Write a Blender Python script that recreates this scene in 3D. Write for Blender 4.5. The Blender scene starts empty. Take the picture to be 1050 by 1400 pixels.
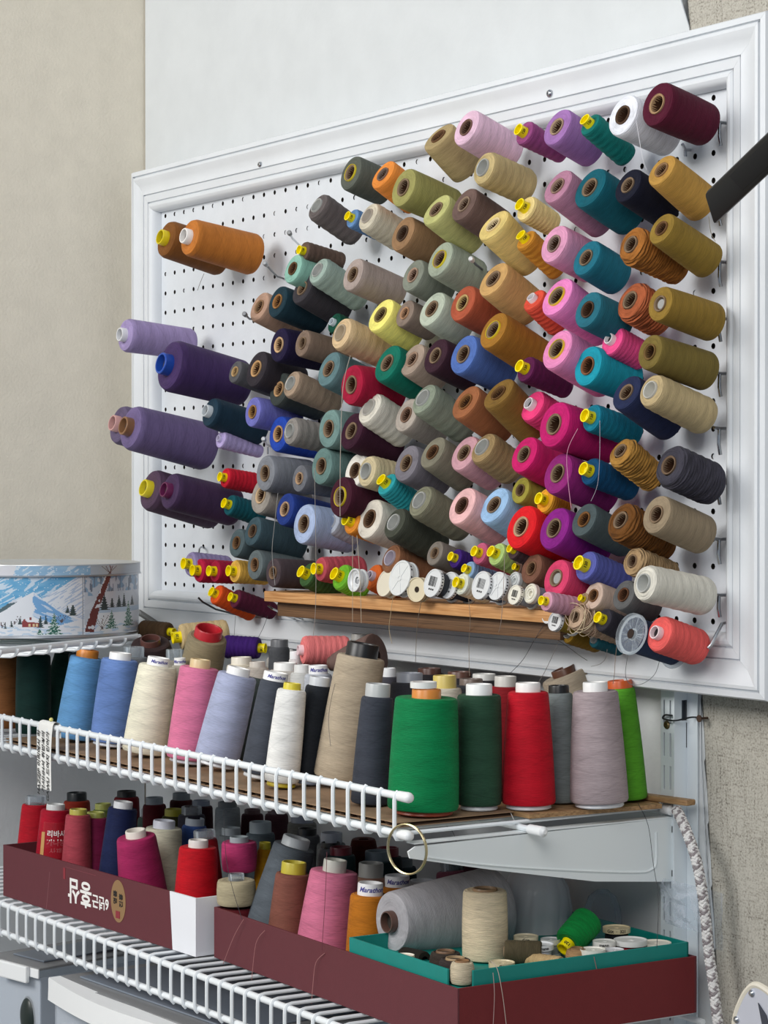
import bpy, bmesh, math, random
from mathutils import Vector, Matrix, noise
random.seed(7)
SC = bpy.context.scene
COL = SC.collection
# ---------------------------------------------------------------- camera
W_PX, H_PX, F_PX = 1050, 1400, 3100.0
CAM = Vector((2.64058, -1.410486, 1.5351))
YAW, PIT = -0.984207, -0.0079525
FW = Vector((math.sin(YAW) * math.cos(PIT), math.cos(YAW) * math.cos(PIT), math.sin(PIT)))
RT = Vector((math.cos(YAW), -math.sin(YAW), 0.0))
UP = RT.cross(FW)
cd = bpy.data.cameras.new('camera')
cam = bpy.data.objects.new('camera', cd)
COL.objects.link(cam)
cd.sensor_fit = 'HORIZONTAL'
cd.sensor_width = 36.0
cd.lens = F_PX / W_PX * 36.0
cd.clip_start = 0.05
cam.matrix_world = Matrix((RT, UP, -FW)).transposed().to_4x4()
cam.location = CAM
SC.camera = cam
# ---------------------------------------------------------------- world and light
wd = bpy.data.worlds.new('world')
SC.world = wd
wd.use_nodes = True
wd.node_tree.nodes['Background'].inputs[0].default_value = (0.70, 0.83, 1.0, 1)
wd.node_tree.nodes['Background'].inputs[1].default_value = 0.32


def area(name, loc, target, size, power, col):
    l = bpy.data.lights.new(name, 'AREA')
    l.shape = 'RECTANGLE'
    l.size, l.size_y = size
    l.energy = power
    l.color = col
    o = bpy.data.objects.new(name, l)
    COL.objects.link(o)
    o.location = loc
    o.rotation_euler = (Vector(target) - Vector(loc)).to_track_quat('-Z', 'Y').to_euler()
    return o


area('window_daylight', (0.5, -2.7, 2.75), (0.4, 0, 1.55), (1.4, 1.0), 54, (1.0, 0.98, 0.95))
area('fill_light', (2.5, -1.9, 2.7), (0.5, 0, 1.35), (1.2, 1.2), 26, (1.0, 0.97, 0.93))  # added fill from the right, not a real lamp; lifts bracket and left wall
SC.view_settings.view_transform = 'Standard'
SC.view_settings.look = 'None'
SC.view_settings.gamma = 1.0
SC.view_settings.use_curve_mapping = False
SC.view_settings.exposure = 0.0


# ---------------------------------------------------------------- pixel -> point on a real plane
def ray(x, y):
    return FW + RT * ((x - W_PX / 2) / F_PX) - UP * ((y - H_PX / 2) / F_PX)


def PY(x, y, Y):
    d = ray(x, y)
    return CAM + d * ((Y - CAM.y) / d.y)


def PZ(x, y, Z):
    d = ray(x, y)
    return CAM + d * ((Z - CAM.z) / d.z)


def PX(x, y, X):
    d = ray(x, y)
    return CAM + d * ((X - CAM.x) / d.x)


def depth(p):
    return (Vector(p) - CAM).dot(FW)


def lin(h):
    h = h.lstrip('#')
    out = []
    for i in (0, 2, 4):
        c = int(h[i:i + 2], 16) / 255
        out.append(c / 12.92 if c <= .04045 else ((c + .055) / 1.055) ** 2.4)
    return (*out, 1.0)


# ---------------------------------------------------------------- materials
def new_mat(name):
    m = bpy.data.materials.new(name)
    m.use_nodes = True
    nt = m.node_tree
    return m, nt, nt.nodes['Principled BSDF'], nt.nodes.new, nt.links.new


def plain(name, hexcol, rough=.5, metal=0, bump=0, bscale=200, var=0, spec=.5, coat=0):
    m, nt, b, N, L = new_mat(name)
    b.inputs['Base Color'].default_value = lin(hexcol)
    b.inputs['Roughness'].default_value = rough
    b.inputs['Metallic'].default_value = metal
    b.inputs['Specular IOR Level'].default_value = spec
    b.inputs['Coat Weight'].default_value = coat
    if bump or var:
        tc = N('ShaderNodeTexCoord')
        no = N('ShaderNodeTexNoise')
        no.inputs['Scale'].default_value = bscale
        no.inputs['Detail'].default_value = 6
        L(tc.outputs['Object'], no.inputs['Vector'])
        if bump:
            bp = N('ShaderNodeBump')
            bp.inputs['Strength'].default_value = bump
            bp.inputs['Distance'].default_value = .001
            L(no.outputs['Fac'], bp.inputs['Height'])
            L(bp.outputs['Normal'], b.inputs['Normal'])
        if var:
            n2 = N('ShaderNodeTexNoise')
            n2.inputs['Scale'].default_value = bscale * .15
            n2.inputs['Detail'].default_value = 5
            L(tc.outputs['Object'], n2.inputs['Vector'])
            mr = N('ShaderNodeMapRange')
            mr.inputs[1].default_value = .3
            mr.inputs[2].default_value = .7
            mr.inputs[3].default_value = 1 - var
            mr.inputs[4].default_value = 1 + var * .4
            L(n2.outputs['Fac'], mr.inputs[0])
            mx = N('ShaderNodeVectorMath')
            mx.operation = 'SCALE'
            mx.inputs[0].default_value = lin(hexcol)[:3]
            L(mr.outputs[0], mx.inputs['Scale'])
            L(mx.outputs[0], b.inputs['Base Color'])
    return m


def thread_mat(name, period, cross, bump, rough=.75):
    """wound thread: fine turns round the spool axis (local z) plus the criss-cross laying pattern"""
    m, nt, b, N, L = new_mat(name)
    tc = N('ShaderNodeTexCoord')
    sp = N('ShaderNodeSeparateXYZ')
    L(tc.outputs['Object'], sp.inputs[0])
    oi = N('ShaderNodeObjectInfo')

    def M(op, a, c=None):
        n = N('ShaderNodeMath')
        n.operation = op
        for i, v in enumerate((a, c)):
            if v is None:
                continue
            if isinstance(v, (int, float)):
                n.inputs[i].default_value = v
            else:
                L(v, n.inputs[i])
        return n.outputs[0]
    ang = M('ARCTAN2', sp.outputs[1], sp.outputs[0])
    nz = N('ShaderNodeTexNoise')
    nz.inputs['Scale'].default_value = 60
    nz.inputs['Detail'].default_value = 3
    L(tc.outputs['Object'], nz.inputs['Vector'])
    z = sp.outputs[2]
    k = 2 * math.pi / period
    rnd = M('MULTIPLY', oi.outputs['Random'], 20)
    zz = M('ADD', z, M('MULTIPLY', nz.outputs['Fac'], .004))
    w1 = M('SINE', M('ADD', M('MULTIPLY', zz, k), M('MULTIPLY', ang, 2)))
    w2 = M('SINE', M('SUBTRACT', M('MULTIPLY', zz, k * .83), M('MULTIPLY', ang, 3)))
    fine = M('MULTIPLY', M('ADD', w1, w2), .5)
    kc = 2 * math.pi / cross
    c1 = M('SINE', M('ADD', M('ADD', M('MULTIPLY', zz, kc), M('MULTIPLY', ang, 1)), rnd))
    c2 = M('SINE', M('SUBTRACT', M('MULTIPLY', zz, kc * .77), M('ADD', M('MULTIPLY', ang, 2), rnd)))
    cr = M('MULTIPLY', c1, c2)
    rad = M('SQRT', M('ADD', M('MULTIPLY', sp.outputs[0], sp.outputs[0]), M('MULTIPLY', sp.outputs[1], sp.outputs[1])))
    qq = M('ADD', z, M('MULTIPLY', rad, 1.3))
    cb = N('ShaderNodeCombineXYZ')
    L(M('MULTIPLY', sp.outputs[0], 90), cb.inputs[0])
    L(M('MULTIPLY', sp.outputs[1], 90), cb.inputs[1])
    L(M('ADD', M('MULTIPLY', qq, 1 / (period * .8)), rnd), cb.inputs[2])
    fz = N('ShaderNodeTexNoise')
    fz.inputs['Scale'].default_value = 1.0
    fz.inputs['Detail'].default_value = 4
    fz.inputs['Roughness'].default_value = .65
    L(cb.outputs[0], fz.inputs['Vector'])
    val = M('ADD', M('ADD', M('MULTIPLY', fine, .06), M('MULTIPLY', cr, .09)), M('MULTIPLY', fz.outputs['Fac'], .85))
    def line(arg, p):
        return M('POWER', M('MAXIMUM', M('SINE', arg), 0.0), p)
    l1 = line(M('ADD', M('ADD', M('MULTIPLY', zz, kc * .9), M('MULTIPLY', ang, 1)), rnd), 60)
    l2 = line(M('SUBTRACT', M('MULTIPLY', zz, kc * .8), M('ADD', M('MULTIPLY', ang, 2), rnd)), 60)
    val = M('SUBTRACT', M('ADD', val, .585), M('MULTIPLY', M('ADD', l1, l2), .09))
    mx = N('ShaderNodeVectorMath')
    mx.operation = 'SCALE'
    L(oi.outputs['Color'], mx.inputs[0])
    L(val, mx.inputs['Scale'])
    L(mx.outputs[0], b.inputs['Base Color'])
    b.inputs['Roughness'].default_value = rough
    b.inputs['Specular IOR Level'].default_value = .12
    b.inputs['Sheen Weight'].default_value = .03
    b.inputs['Sheen Roughness'].default_value = .5
    bp = N('ShaderNodeBump')
    bp.inputs['Strength'].default_value = bump
    bp.inputs['Distance'].default_value = .0008
    L(M('ADD', M('ADD', fine, M('MULTIPLY', fz.outputs['Fac'], 2.0)), M('MULTIPLY', cr, .6)), bp.inputs['Height'])
    L(bp.outputs['Normal'], b.inputs['Normal'])
    return m


M_THREAD = thread_mat('thread', .0011, .016, .35)
M_CONE = thread_mat('cone_thread', .0009, .03, .25, .6)
M_BRAID = thread_mat('braided_thread', .0026, .02, .9, .85)


def objcol(name, rough, spec=.5, trans=0.0):
    m, nt, b, N, L = new_mat(name)
    oi = N('ShaderNodeObjectInfo')
    L(oi.outputs['Color'], b.inputs['Base Color'])
    b.inputs['Roughness'].default_value = rough
    b.inputs['Specular IOR Level'].default_value = spec
    b.inputs['Subsurface Weight'].default_value = trans
    b.inputs['Subsurface Radius'].default_value = (.004, .004, .004)
    return m


M_PLAS = objcol('moulded_plastic', .35)
M_CARD = objcol('cardboard_tube', .85, .2)


def clear(name, col, opac, rough=.15, edge=.6):
    m, nt, b, N, L = new_mat(name)
    b.inputs['Base Color'].default_value = lin(col)
    b.inputs['Roughness'].default_value = rough
    tr = N('ShaderNodeBsdfTransparent')
    tr.inputs[0].default_value = lin('f4f7fa')
    fr = N('ShaderNodeFresnel')
    fr.inputs[0].default_value = 1.35
    mr = N('ShaderNodeMapRange')
    mr.inputs[3].default_value = opac
    mr.inputs[4].default_value = min(1, opac + edge)
    L(fr.outputs[0], mr.inputs[0])
    mx = N('ShaderNodeMixShader')
    L(mr.outputs[0], mx.inputs[0])
    L(tr.outputs[0], mx.inputs[1])
    L(b.outputs[0], mx.inputs[2])
    L(mx.outputs[0], nt.nodes['Material Output'].inputs[0])
    return m


M_CLEAR = clear('clear_plastic', 'dfe6ea', .13, .12, .5)
M_FILM = clear('plastic_film', 'd5dbe6', .07, .12, .30)
M_WRAP = clear('plastic_wrap', 'f6f8ff', .66, .2)
M_BIN = clear('bin_plastic', 'e2e8f0', .34, .25, .4)
M_WHITE = plain('white_paint', 'dfe3e7', .45, bump=.25, bscale=90, var=.05)
M_BOARD = plain('white_hardboard', 'dde2e8', .5, bump=.2, bscale=300, var=.04)
M_WIRE = plain('white_vinyl_wire', 'eef3f6', .35)
M_STEELW = plain('white_enamel_steel', 'e3ebf0', .35)
M_BRACKET = plain('pale_grey_enamel', 'eff5f6', .4)
M_CHROME = plain('chrome_wire', 'b9bcc0', .22, 1.0)
M_DARKW = plain('dark_wire', '3c4044', .35, .8)
M_BLACK = plain('black_plastic', '0a0b0c', .42)
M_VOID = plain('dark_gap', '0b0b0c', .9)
M_BROWN_IN = plain('dark_card', '2a1c14', .9)
M_YEL = plain('yellow_plastic', 'f0e000', .35)
M_INK = plain('black_ink', '18181a', .7)
M_INKW = plain('white_ink', 'f4f2ee', .6)
M_INKBLUE = plain('violet_ink', '55559c', .7)
M_MAROON = plain('maroon_board', '622830', .6, bump=.1, bscale=700, var=.05)
M_MAROON2 = plain('wine_board', '70191f', .6, bump=.1, bscale=700, var=.05)
M_PAPERW = plain('white_card', 'eef0f6', .7, bump=.1, bscale=300)
M_TEAL = plain('teal_board', '00857c', .55, bump=.1, bscale=400, var=.06)
M_GOLD = plain('gold_foil', 'b08a5e', .35, .5)
M_CREAM = plain('cream_plastic', 'e6dcc2', .45)
M_WPLAS = plain('white_plastic', 'f2f4f5', .35)
M_RUBBER = plain('cream_rubber', 'ddd6c6', .5)
M_TIN = plain('tin_metal', 'b9bdc2', .3, .85)
M_GREENTIN = plain('green_tin', '0d5a35', .35, .2)
M_CARDB = plain('corrugated_card', '9c7f63', .9, bump=.3, bscale=250, var=.12)
M_FLOOR = plain('grey_floor', '8c8780', .6, bump=.1, bscale=30, var=.1)
M_BEIGE = plain('beige_wall_paint', 'e4dccb', .8, bump=.5, bscale=260, var=.05)
M_SHEET = plain('white_wall_sheet', 'd4d8da', .55, bump=.35, bscale=160, var=.04)


def wood(name, a, c, scale):
    m, nt, b, N, L = new_mat(name)
    tc = N('ShaderNodeTexCoord')
    mp = N('ShaderNodeMapping')
    mp.inputs['Scale'].default_value = scale
    L(tc.outputs['Object'], mp.inputs[0])
    no = N('ShaderNodeTexNoise')
    no.inputs['Scale'].default_value = 4
    no.inputs['Detail'].default_value = 8
    no.inputs['Distortion'].default_value = .6
    L(mp.outputs[0], no.inputs['Vector'])
    cr = N('ShaderNodeValToRGB')
    cr.color_ramp.elements[0].position = .3
    cr.color_ramp.elements[0].color = lin(a)
    cr.color_ramp.elements[1].position = .7
    cr.color_ramp.elements[1].color = lin(c)
    L(no.outputs['Fac'], cr.inputs[0])
    L(cr.outputs[0], b.inputs['Base Color'])
    b.inputs['Roughness'].default_value = .6
    return m


M_WOOD = wood('pine_plank', 'b57c45', 'e0ac74', (4, 40, 120))
M_PLY = wood('plywood_edge', '3f2a1a', '8b6747', (2, 20, 260))
M_PLYL = wood('rough_plank', '7d5b3c', 'c09a6c', (6, 60, 200))


def wallpaper():
    m, nt, b, N, L = new_mat('linen_wallpaper')
    tc = N('ShaderNodeTexCoord')

    def nz(scale, sc, det=4):
        mp = N('ShaderNodeMapping')
        mp.inputs['Scale'].default_value = sc
        L(tc.outputs['Object'], mp.inputs[0])
        n = N('ShaderNodeTexNoise')
        n.inputs['Scale'].default_value = scale
        n.inputs['Detail'].default_value = det
        L(mp.outputs[0], n.inputs['Vector'])
        return n.outputs['Fac']
    base = nz(520, (1, 1, 1), 6)
    hor = nz(46, (1, 1, 9))
    ver = nz(46, (9, 1, 1))
    blot = nz(22, (1, 1, 1))

    def M(op, a, c):
        n = N('ShaderNodeMath')
        n.operation = op
        for i, v in enumerate((a, c)):
            if isinstance(v, (int, float)):
                n.inputs[i].default_value = v
            else:
                L(v, n.inputs[i])
        return n.outputs[0]
    lines = M('MINIMUM', hor, ver)
    mask = M('ADD', M('MULTIPLY', base, .62), M('ADD', M('MULTIPLY', lines, .42), M('MULTIPLY', blot, .12)))
    cr = N('ShaderNodeValToRGB')
    e = cr.color_ramp.elements
    e[0].position, e[0].color = .40, lin('6a655c')
    e[1].position, e[1].color = .49, lin('a09b90')
    e2 = e.new(.62)
    e2.color = lin('b9b5aa')
    L(mask, cr.inputs[0])
    L(cr.outputs[0], b.inputs['Base Color'])
    b.inputs['Roughness'].default_value = .8
    bp = N('ShaderNodeBump')
    bp.inputs['Strength'].default_value = .6
    bp.inputs['Distance'].default_value = .001
    L(mask, bp.inputs['Height'])
    L(bp.outputs[0], b.inputs['Normal'])
    return m


M_PAPER = wallpaper()


def rope_mat():
    m, nt, b, N, L = new_mat('braided_rope')
    tc = N('ShaderNodeTexCoord')
    ch = N('ShaderNodeTexNoise')
    ch.inputs['Scale'].default_value = 420
    L(tc.outputs['Object'], ch.inputs['Vector'])
    cr = N('ShaderNodeValToRGB')
    cr.color_ramp.elements[0].position = .4
    cr.color_ramp.elements[0].color = lin('8f8888')
    cr.color_ramp.elements[1].position = .6
    cr.color_ramp.elements[1].color = lin('d9d8d6')
    L(ch.outputs['Fac'], cr.inputs[0])
    L(cr.outputs[0], b.inputs['Base Color'])
    b.inputs['Roughness'].default_value = .7
    return m


M_ROPE = rope_mat()
M_ROPEG = plain('rope_grey_strand', '8e8688', .7, bump=.3, bscale=600)
M_ROPEW = plain('rope_white_strand', 'dcdad8', .7, bump=.3, bscale=600)
_tm = {}


def strand_mat(h):
    if h not in _tm:
        _tm[h] = plain('thread_strand_' + str(len(_tm) + 1), h, .6)
    return _tm[h]


# ---------------------------------------------------------------- mesh helpers
def link_mesh(name, bm, mat, parent=None, smooth=True, color=None):
    me = bpy.data.meshes.new(name)
    bm.normal_update()
    bm.to_mesh(me)
    bm.free()
    if smooth:
        me.polygons.foreach_set('use_smooth', [True] * len(me.polygons))
        me.set_sharp_from_angle(angle=math.radians(38))
    if mat:
        me.materials.append(mat)
    o = bpy.data.objects.new(name, me)
    COL.objects.link(o)
    if parent:
        o.parent = parent
    if color:
        o.color = lin(color)
    return o


def tag(o, label, cat, group=None, kind=None):
    o['label'] = label
    o['category'] = cat
    if group:
        o['group'] = group
    if kind:
        o['kind'] = kind
    return o


def thing(name, label, cat, loc=(0, 0, 0), group=None, rot=None):
    o = bpy.data.objects.new(name, None)
    o.empty_display_size = .02
    COL.objects.link(o)
    o.location = loc
    if rot is not None:
        o.rotation_mode = 'QUATERNION'
        o.rotation_quaternion = rot
    return tag(o, label, cat, group)


def struct(o):
    o['kind'] = 'structure'
    return o


def box(bm, x0, x1, y0, y1, z0, z1, bev=0.0, M4=None):
    vs = [bm.verts.new((x, y, z)) for z in (z0, z1) for y in (y0, y1) for x in (x0, x1)]
    fs = [(0, 2, 3, 1), (4, 5, 7, 6), (0, 1, 5, 4), (2, 6, 7, 3), (0, 4, 6, 2), (1, 3, 7, 5)]
    nf = [bm.faces.new([vs[i] for i in f]) for f in fs]
    if bev:
        es = {e for f in nf for e in f.edges}
        r = bmesh.ops.bevel(bm, geom=list(es), offset=bev, segments=2, affect='EDGES', profile=.5)
        vs = list({v for f in r['faces'] for v in f.verts} | {v for v in vs if v.is_valid})
    if M4 is not None:
        for v in vs:
            v.co = M4 @ v.co
    return vs


def tube(bm, pts, r, seg=8, cap=True):
    pts = [Vector(p) for p in pts]
    rings = []
    up = Vector((0, 0, 1))
    n = len(pts)
    prev = None
    for i, p in enumerate(pts):
        t = (pts[min(i + 1, n - 1)] - pts[max(i - 1, 0)]).normalized()
        if prev is None:
            a = t.cross(up)
            if a.length < 1e-3:
                a = t.cross(Vector((1, 0, 0)))
        else:
            a = prev - t * prev.dot(t)
            if a.length < 1e-5:
                a = t.cross(up)
        a.normalize()
        prev = a
        c = t.cross(a)
        rr = r[i] if isinstance(r, (list, tuple)) else r
        rings.append([bm.verts.new(p + (a * math.cos(2 * math.pi * k / seg) + c * math.sin(2 * math.pi * k / seg)) * rr) for k in range(seg)])
    for q, w in zip(rings, rings[1:]):
        for k in range(seg):
            bm.faces.new((q[k], q[(k + 1) % seg], w[(k + 1) % seg], w[k]))
    if cap:
        bm.faces.new(rings[0][::-1])
        bm.faces.new(rings[-1])


def spline(pts, n=6):
    pts = [Vector(p) for p in pts]
    out = []
    for i in range(len(pts) - 1):
        p0, p1, p2, p3 = pts[max(i - 1, 0)], pts[i], pts[i + 1], pts[min(i + 2, len(pts) - 1)]
        for k in range(n):
            t = k / n
            out.append(.5 * ((2 * p1) + (p2 - p0) * t + (2 * p0 - 5 * p1 + 4 * p2 - p3) * t * t + (3 * p1 - p0 - 3 * p2 + p3) * t ** 3))
    out.append(pts[-1])
    return out


def lathe(bm, prof, seg=28, closed=False, wob=None):
    """prof: (r, z) list turned about z; wob(theta, z, r) -> r"""
    rings = []
    for r, z in prof:
        if r < 1e-6:
            rings.append([bm.verts.new((0, 0, z))])
            continue
        ring = []
        for k in range(seg):
            a = 2 * math.pi * k / seg
            q = wob(a, z, r) if wob else r
            ring.append(bm.verts.new((q * math.cos(a), q * math.sin(a), z)))
        rings.append(ring)
    pairs = list(zip(rings, rings[1:]))
    if closed:
        pairs.append((rings[-1], rings[0]))
    for q, w in pairs:
        if len(q) == 1 and len(w) == 1:
            continue
        for k in range(seg):
            j = (k + 1) % seg
            if len(q) == 1:
                bm.faces.new((q[0], w[j], w[k]))
            elif len(w) == 1:
                bm.faces.new((q[k], q[j], w[0]))
            else:
                bm.faces.new((q[k], q[j], w[j], w[k]))


def hollow(bm, r1, r0, z0, z1, seg=20, lip=0.0):
    lathe(bm, [(r0, z0), (r1, z0), (r1 + lip, z1 - .001), (r1 + lip, z1), (r0 + lip, z1)], seg, closed=True)


def text_bm(body, size, M4, depth_=.00015, align='CENTER', shear=0.0):
    c = bpy.data.curves.new('lettering', 'FONT')
    c.body = body
    c.size = size
    c.align_x = align
    c.align_y = 'CENTER'
    c.extrude = depth_
    c.shear = shear
    c.offset = size * .022
    c.resolution_u = 3
    o = bpy.data.objects.new('lettering', c)
    COL.objects.link(o)
    bpy.context.view_layer.update()
    dg = bpy.context.evaluated_depsgraph_get()
    me = bpy.data.meshes.new_from_object(o.evaluated_get(dg))
    bm = bmesh.new()
    bm.from_mesh(me)
    bpy.data.objects.remove(o)
    bpy.data.curves.remove(c)
    bpy.data.meshes.remove(me)
    if M4 is not None:
        for v in bm.verts:
            v.co = M4 @ v.co
    return bm


def wrap_text(name, body, size, rad, z, ang, mat, parent, shear=0.0):
    bm = text_bm(body, size, None, .0001, shear=shear)
    for v in bm.verts:
        a = ang + v.co.x / rad
        r = rad + v.co.z + .0001
        v.co = Vector((r * math.cos(a), r * math.sin(a), z + v.co.y))
    return link_mesh(name, bm, mat, parent, smooth=False)


# ---------------------------------------------------------------- spool builder
def frame_rot(axis, at):
    """local z along the spool axis, local x turned towards the room side where the photo was taken"""
    z = axis.normalized()
    v = (CAM - at)
    x = (v - z * v.dot(z)).normalized()
    y = z.cross(x)
    return Matrix((x, y, z)).transposed().to_quaternion()


def body_profile(rc, rb, rf, L, bev, n=10, bulge=.0, ripple=.0, k=6):
    p = [(rc, 0), (rb - bev, 0), (rb - bev * .3, bev * .3), (rb, bev)]
    for i in range(1, n):
        t = i / n
        z = bev + (L - 2 * bev) * t
        r = rb + (rf - rb) * t + bulge * math.sin(math.pi * t) + ripple * math.sin(2 * math.pi * k * t)
        p.append((r, z))
    p += [(rf, L - bev), (rf - bev * .3, L - bev * .3), (rf - bev, L - bev * .02), ((rf + rc) / 2, L - .0004), (rc, L - .0010)]
    return p


CARD = '8c765f'


def spool(name, label, base, axis, L, rb, rf, color, typ, cat='thread spool', group=None, cap=None, capr=None):
    base = Vector(base)
    q = frame_rot(axis, base)
    o = thing(name, label, cat, base, group, q)
    typ, _, extra = typ.partition(':')
    bm = bmesh.new()
    if typ in ('T', 'B', 'G'):
        rc = rf * .46
        if typ == 'B':
            lathe(bm, body_profile(rc, rb, rf, L, rf * .30, 40), 36,
                  wob=lambda a, z, r: r + .0006 * math.sin(2 * math.pi * z / .0034 + a) + .0003 * math.sin(z * 700 + 5 * a))
            link_mesh('thread_winding', bm, M_BRAID, o, color=color)
        else:
            lathe(bm, body_profile(rc, rb, rf, L, min(rf * .16, .004), 8, bulge=rf * .015), 32)
            link_mesh('thread_winding', bm, M_THREAD, o, color=color)
        bm = bmesh.new()
        lathe(bm, [(rc * .78, L * .25), (rc * 1.0, L * .25), (rc * 1.0, L + .0006), (rc * .95, L + .0010), (rc * .90, L + .0002), (rc * .83, L + .0002), (rc * .78, L - .001)], 24, closed=True)
        link_mesh('core_tube', bm, M_CARD, o, color=extra or CARD)
        if capr:
            bm = bmesh.new()
            lathe(bm, [(rc * 1.0, L - .002), (rc * 1.10, L - .002), (rc * 1.10, L + .0004), (rc * 1.05, L + .0014), (rc * 1.0, L + .0006)], 24, closed=True)
            link_mesh('core_ring', bm, M_PLAS, o, color=capr)
        bm = bmesh.new()
        if typ == 'G':
            lathe(bm, [(0, L - .002), (rc * .6, L - .0015), (rc * .775, L - .004), (rc * .775, L - .008), (0, L - .008)], 20)
            link_mesh('core_plug', bm, M_PLAS, o, color='9a9a98')
        else:
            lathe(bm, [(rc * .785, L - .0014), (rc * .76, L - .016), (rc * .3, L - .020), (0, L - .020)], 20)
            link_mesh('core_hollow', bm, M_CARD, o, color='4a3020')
    elif typ == 'P':
        rc = rf * .52
        lathe(bm, body_profile(rc * .8, rb, rf, L, rf * .34, 24, ripple=.00020, k=5), 32)
        link_mesh('thread_winding', bm, M_THREAD, o, color=color)
        bm = bmesh.new()
        lathe(bm, [(rc * 1.02, L - .006), (rc, L + .0006), (rc * .95, L + .0014), (rc * .86, L + .0010), (rc * .70, L - .005), (rc * .62, L - .009), (0, L - .010)], 24)
        link_mesh('core_plug', bm, M_PLAS, o, color=extra or 'a9aaa6')
    elif typ in ('Y', 'W', 'K'):
        rc = rf * (.46 if typ == 'Y' else .36)
        if typ == 'K':
            rc = rf * .40
        lathe(bm, body_profile(rc * .85, rb, rf, L, rf * .26, 36, ripple=.00022 if typ != 'K' else 0, k=7), 32)
        link_mesh('thread_winding', bm, M_THREAD if typ != 'K' else M_CONE, o, color=color)
        h = {'Y': rf * .58, 'W': rf * .30, 'K': rf * .34}[typ]
        bm = bmesh.new()
        cap_c = {'Y': 'fae600', 'W': 'e9e4e6', 'K': 'e8e8e6'}[typ]
        if typ == 'Y':
            lathe(bm, [(rc * .60, L - .003), (rc * 1.0, L - .001), (rc * .95, L + .0012), (rc * .94, L + h - .0014), (rc * 1.02, L + h - .0010), (rc * 1.02, L + h), (rc * .84, L + h), (rc * .76, L + h * .35), (rc * .5, L + h * .3), (rc * .46, L - .003)], 22, closed=True)
        else:
            lathe(bm, [(rc * .7, L - .006), (rc * 1.06, L - .004), (rc * 1.04, L + h - .0008), (rc * .98, L + h), (rc * .84, L + h), (rc * .74, L + h * .4), (rc * .7, L - .004)], 22, closed=True)
        link_mesh('end_cap', bm, M_PLAS, o, color=extra or cap_c)
        bm = bmesh.new()
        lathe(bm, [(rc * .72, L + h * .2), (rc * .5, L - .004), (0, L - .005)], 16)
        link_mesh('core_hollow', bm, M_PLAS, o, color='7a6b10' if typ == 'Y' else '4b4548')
        if typ == 'Y':
            b2 = wrap_text('lettering', '120', rc * .62, rc * .96, L + h * .5, .15, M_INK, o)
            b2['label'] = 'small dark number on the yellow cap'
    return o


def board_spool(row, group='thread spools on the pegboard'):
    fx, fy, R, back, color, typ, label = row[:7]
    opt = row[7] if len(row) > 7 else {}
    taper = opt.get('t', 1.0)
    yb = opt.get('yb', -.025)
    if back:
        B = PY(back[0], back[1], yb)
        Fp = PX(fx, fy, B.x)
        if opt.get('dx'):
            Fp = PY(fx, fy, Fp.y)
    else:
        yF = opt.get('yF', -.086)
        Fp = PY(fx, fy, yF)
        tl = opt.get('tilt', 24 - (fy - 150) / 650 * 14)
        a = math.radians(tl)
        L = opt.get('L', .060)
        B = Fp + Vector((0, math.cos(a), -math.sin(a))) * L
        if B.y > -.012:
            B = Fp + (B - Fp) * ((-.012 - Fp.y) / (B.y - Fp.y))
    ax = Fp - B
    rf = R * depth(Fp) / F_PX
    name = {'T': 'thread_spool', 'P': 'thread_spool', 'Y': 'mini_thread_cone', 'W': 'mini_thread_cone', 'K': 'thread_cone', 'B': 'braided_thread_spool', 'G': 'thread_spool'}[typ[0]]
    o = spool(name, label, B, ax, ax.length, rf * taper, rf, color, 'T' if typ == 'TY' else typ, 'thread spool', group, capr='e2cc2c' if typ == 'TY' else None)
    o['_ax'] = [*ax]
    return o

# ================================================================ SETTING
WALL_Y = .031
bm = bmesh.new()
box(bm, -.115, 2.6, WALL_Y, WALL_Y + .1, 0, 2.8)
struct(link_mesh('wall_back', bm, M_PAPER, smooth=False))
bm = bmesh.new()
box(bm, -.215, -.115, -3.2, WALL_Y + .1, 0, 2.8)
struct(link_mesh('wall_left', bm, M_BEIGE, smooth=False))
bm = bmesh.new()
box(bm, -.115, 2.6, -3.2, WALL_Y, -.1, 0)
struct(link_mesh('floor', bm, M_FLOOR, smooth=False))


def outline_plate(bm, pts, n, thick):
    """flat plate from a closed outline of points, thickness along -n"""
    a = [bm.verts.new(p) for p in pts]
    b_ = [bm.verts.new(Vector(p) - Vector(n) * thick) for p in pts]
    bm.faces.new(a)
    bm.faces.new(b_[::-1])
    for i in range(len(a)):
        j = (i + 1) % len(a)
        bm.faces.new((a[j], a[i], b_[i], b_[j]))
    bmesh.ops.triangulate(bm, faces=[f for f in bm.faces if len(f.verts) > 4])
    bmesh.ops.recalc_face_normals(bm, faces=bm.faces)


# the white sheet over the wallpaper, with its wavy cut edge
ys = WALL_Y - .002
edge = [PY(px, py, ys) for px, py in ((928, -8), (942, 38), (950, 160), (953, 420), (955, 700), (955, 958), (953, 985), (957, 1010), (959, 1060), (962, 1130), (966, 1200), (972, 1270), (979, 1340), (986, 1400), (992, 1470))]
pts = [Vector((-.112, ys, 2.5)), Vector((edge[0].x - .06, ys, 2.5))] + edge + [Vector((edge[-1].x, ys, .3)), Vector((-.112, ys, .3))]
bm = bmesh.new()
outline_plate(bm, pts, (0, -1, 0), .0012)
struct(link_mesh('trim_1', bm, M_SHEET, smooth=False))['label'] = 'white sheet covering the wall behind board and shelves'
# the lower part of the left wall is covered with the same white sheet
bm = bmesh.new()
box(bm, -.1148, -.1122, -.9, WALL_Y - .004, .3, 1.345)
struct(link_mesh('trim_2', bm, M_SHEET, smooth=False))['label'] = 'white sheet on the left wall below the tin'

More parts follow.
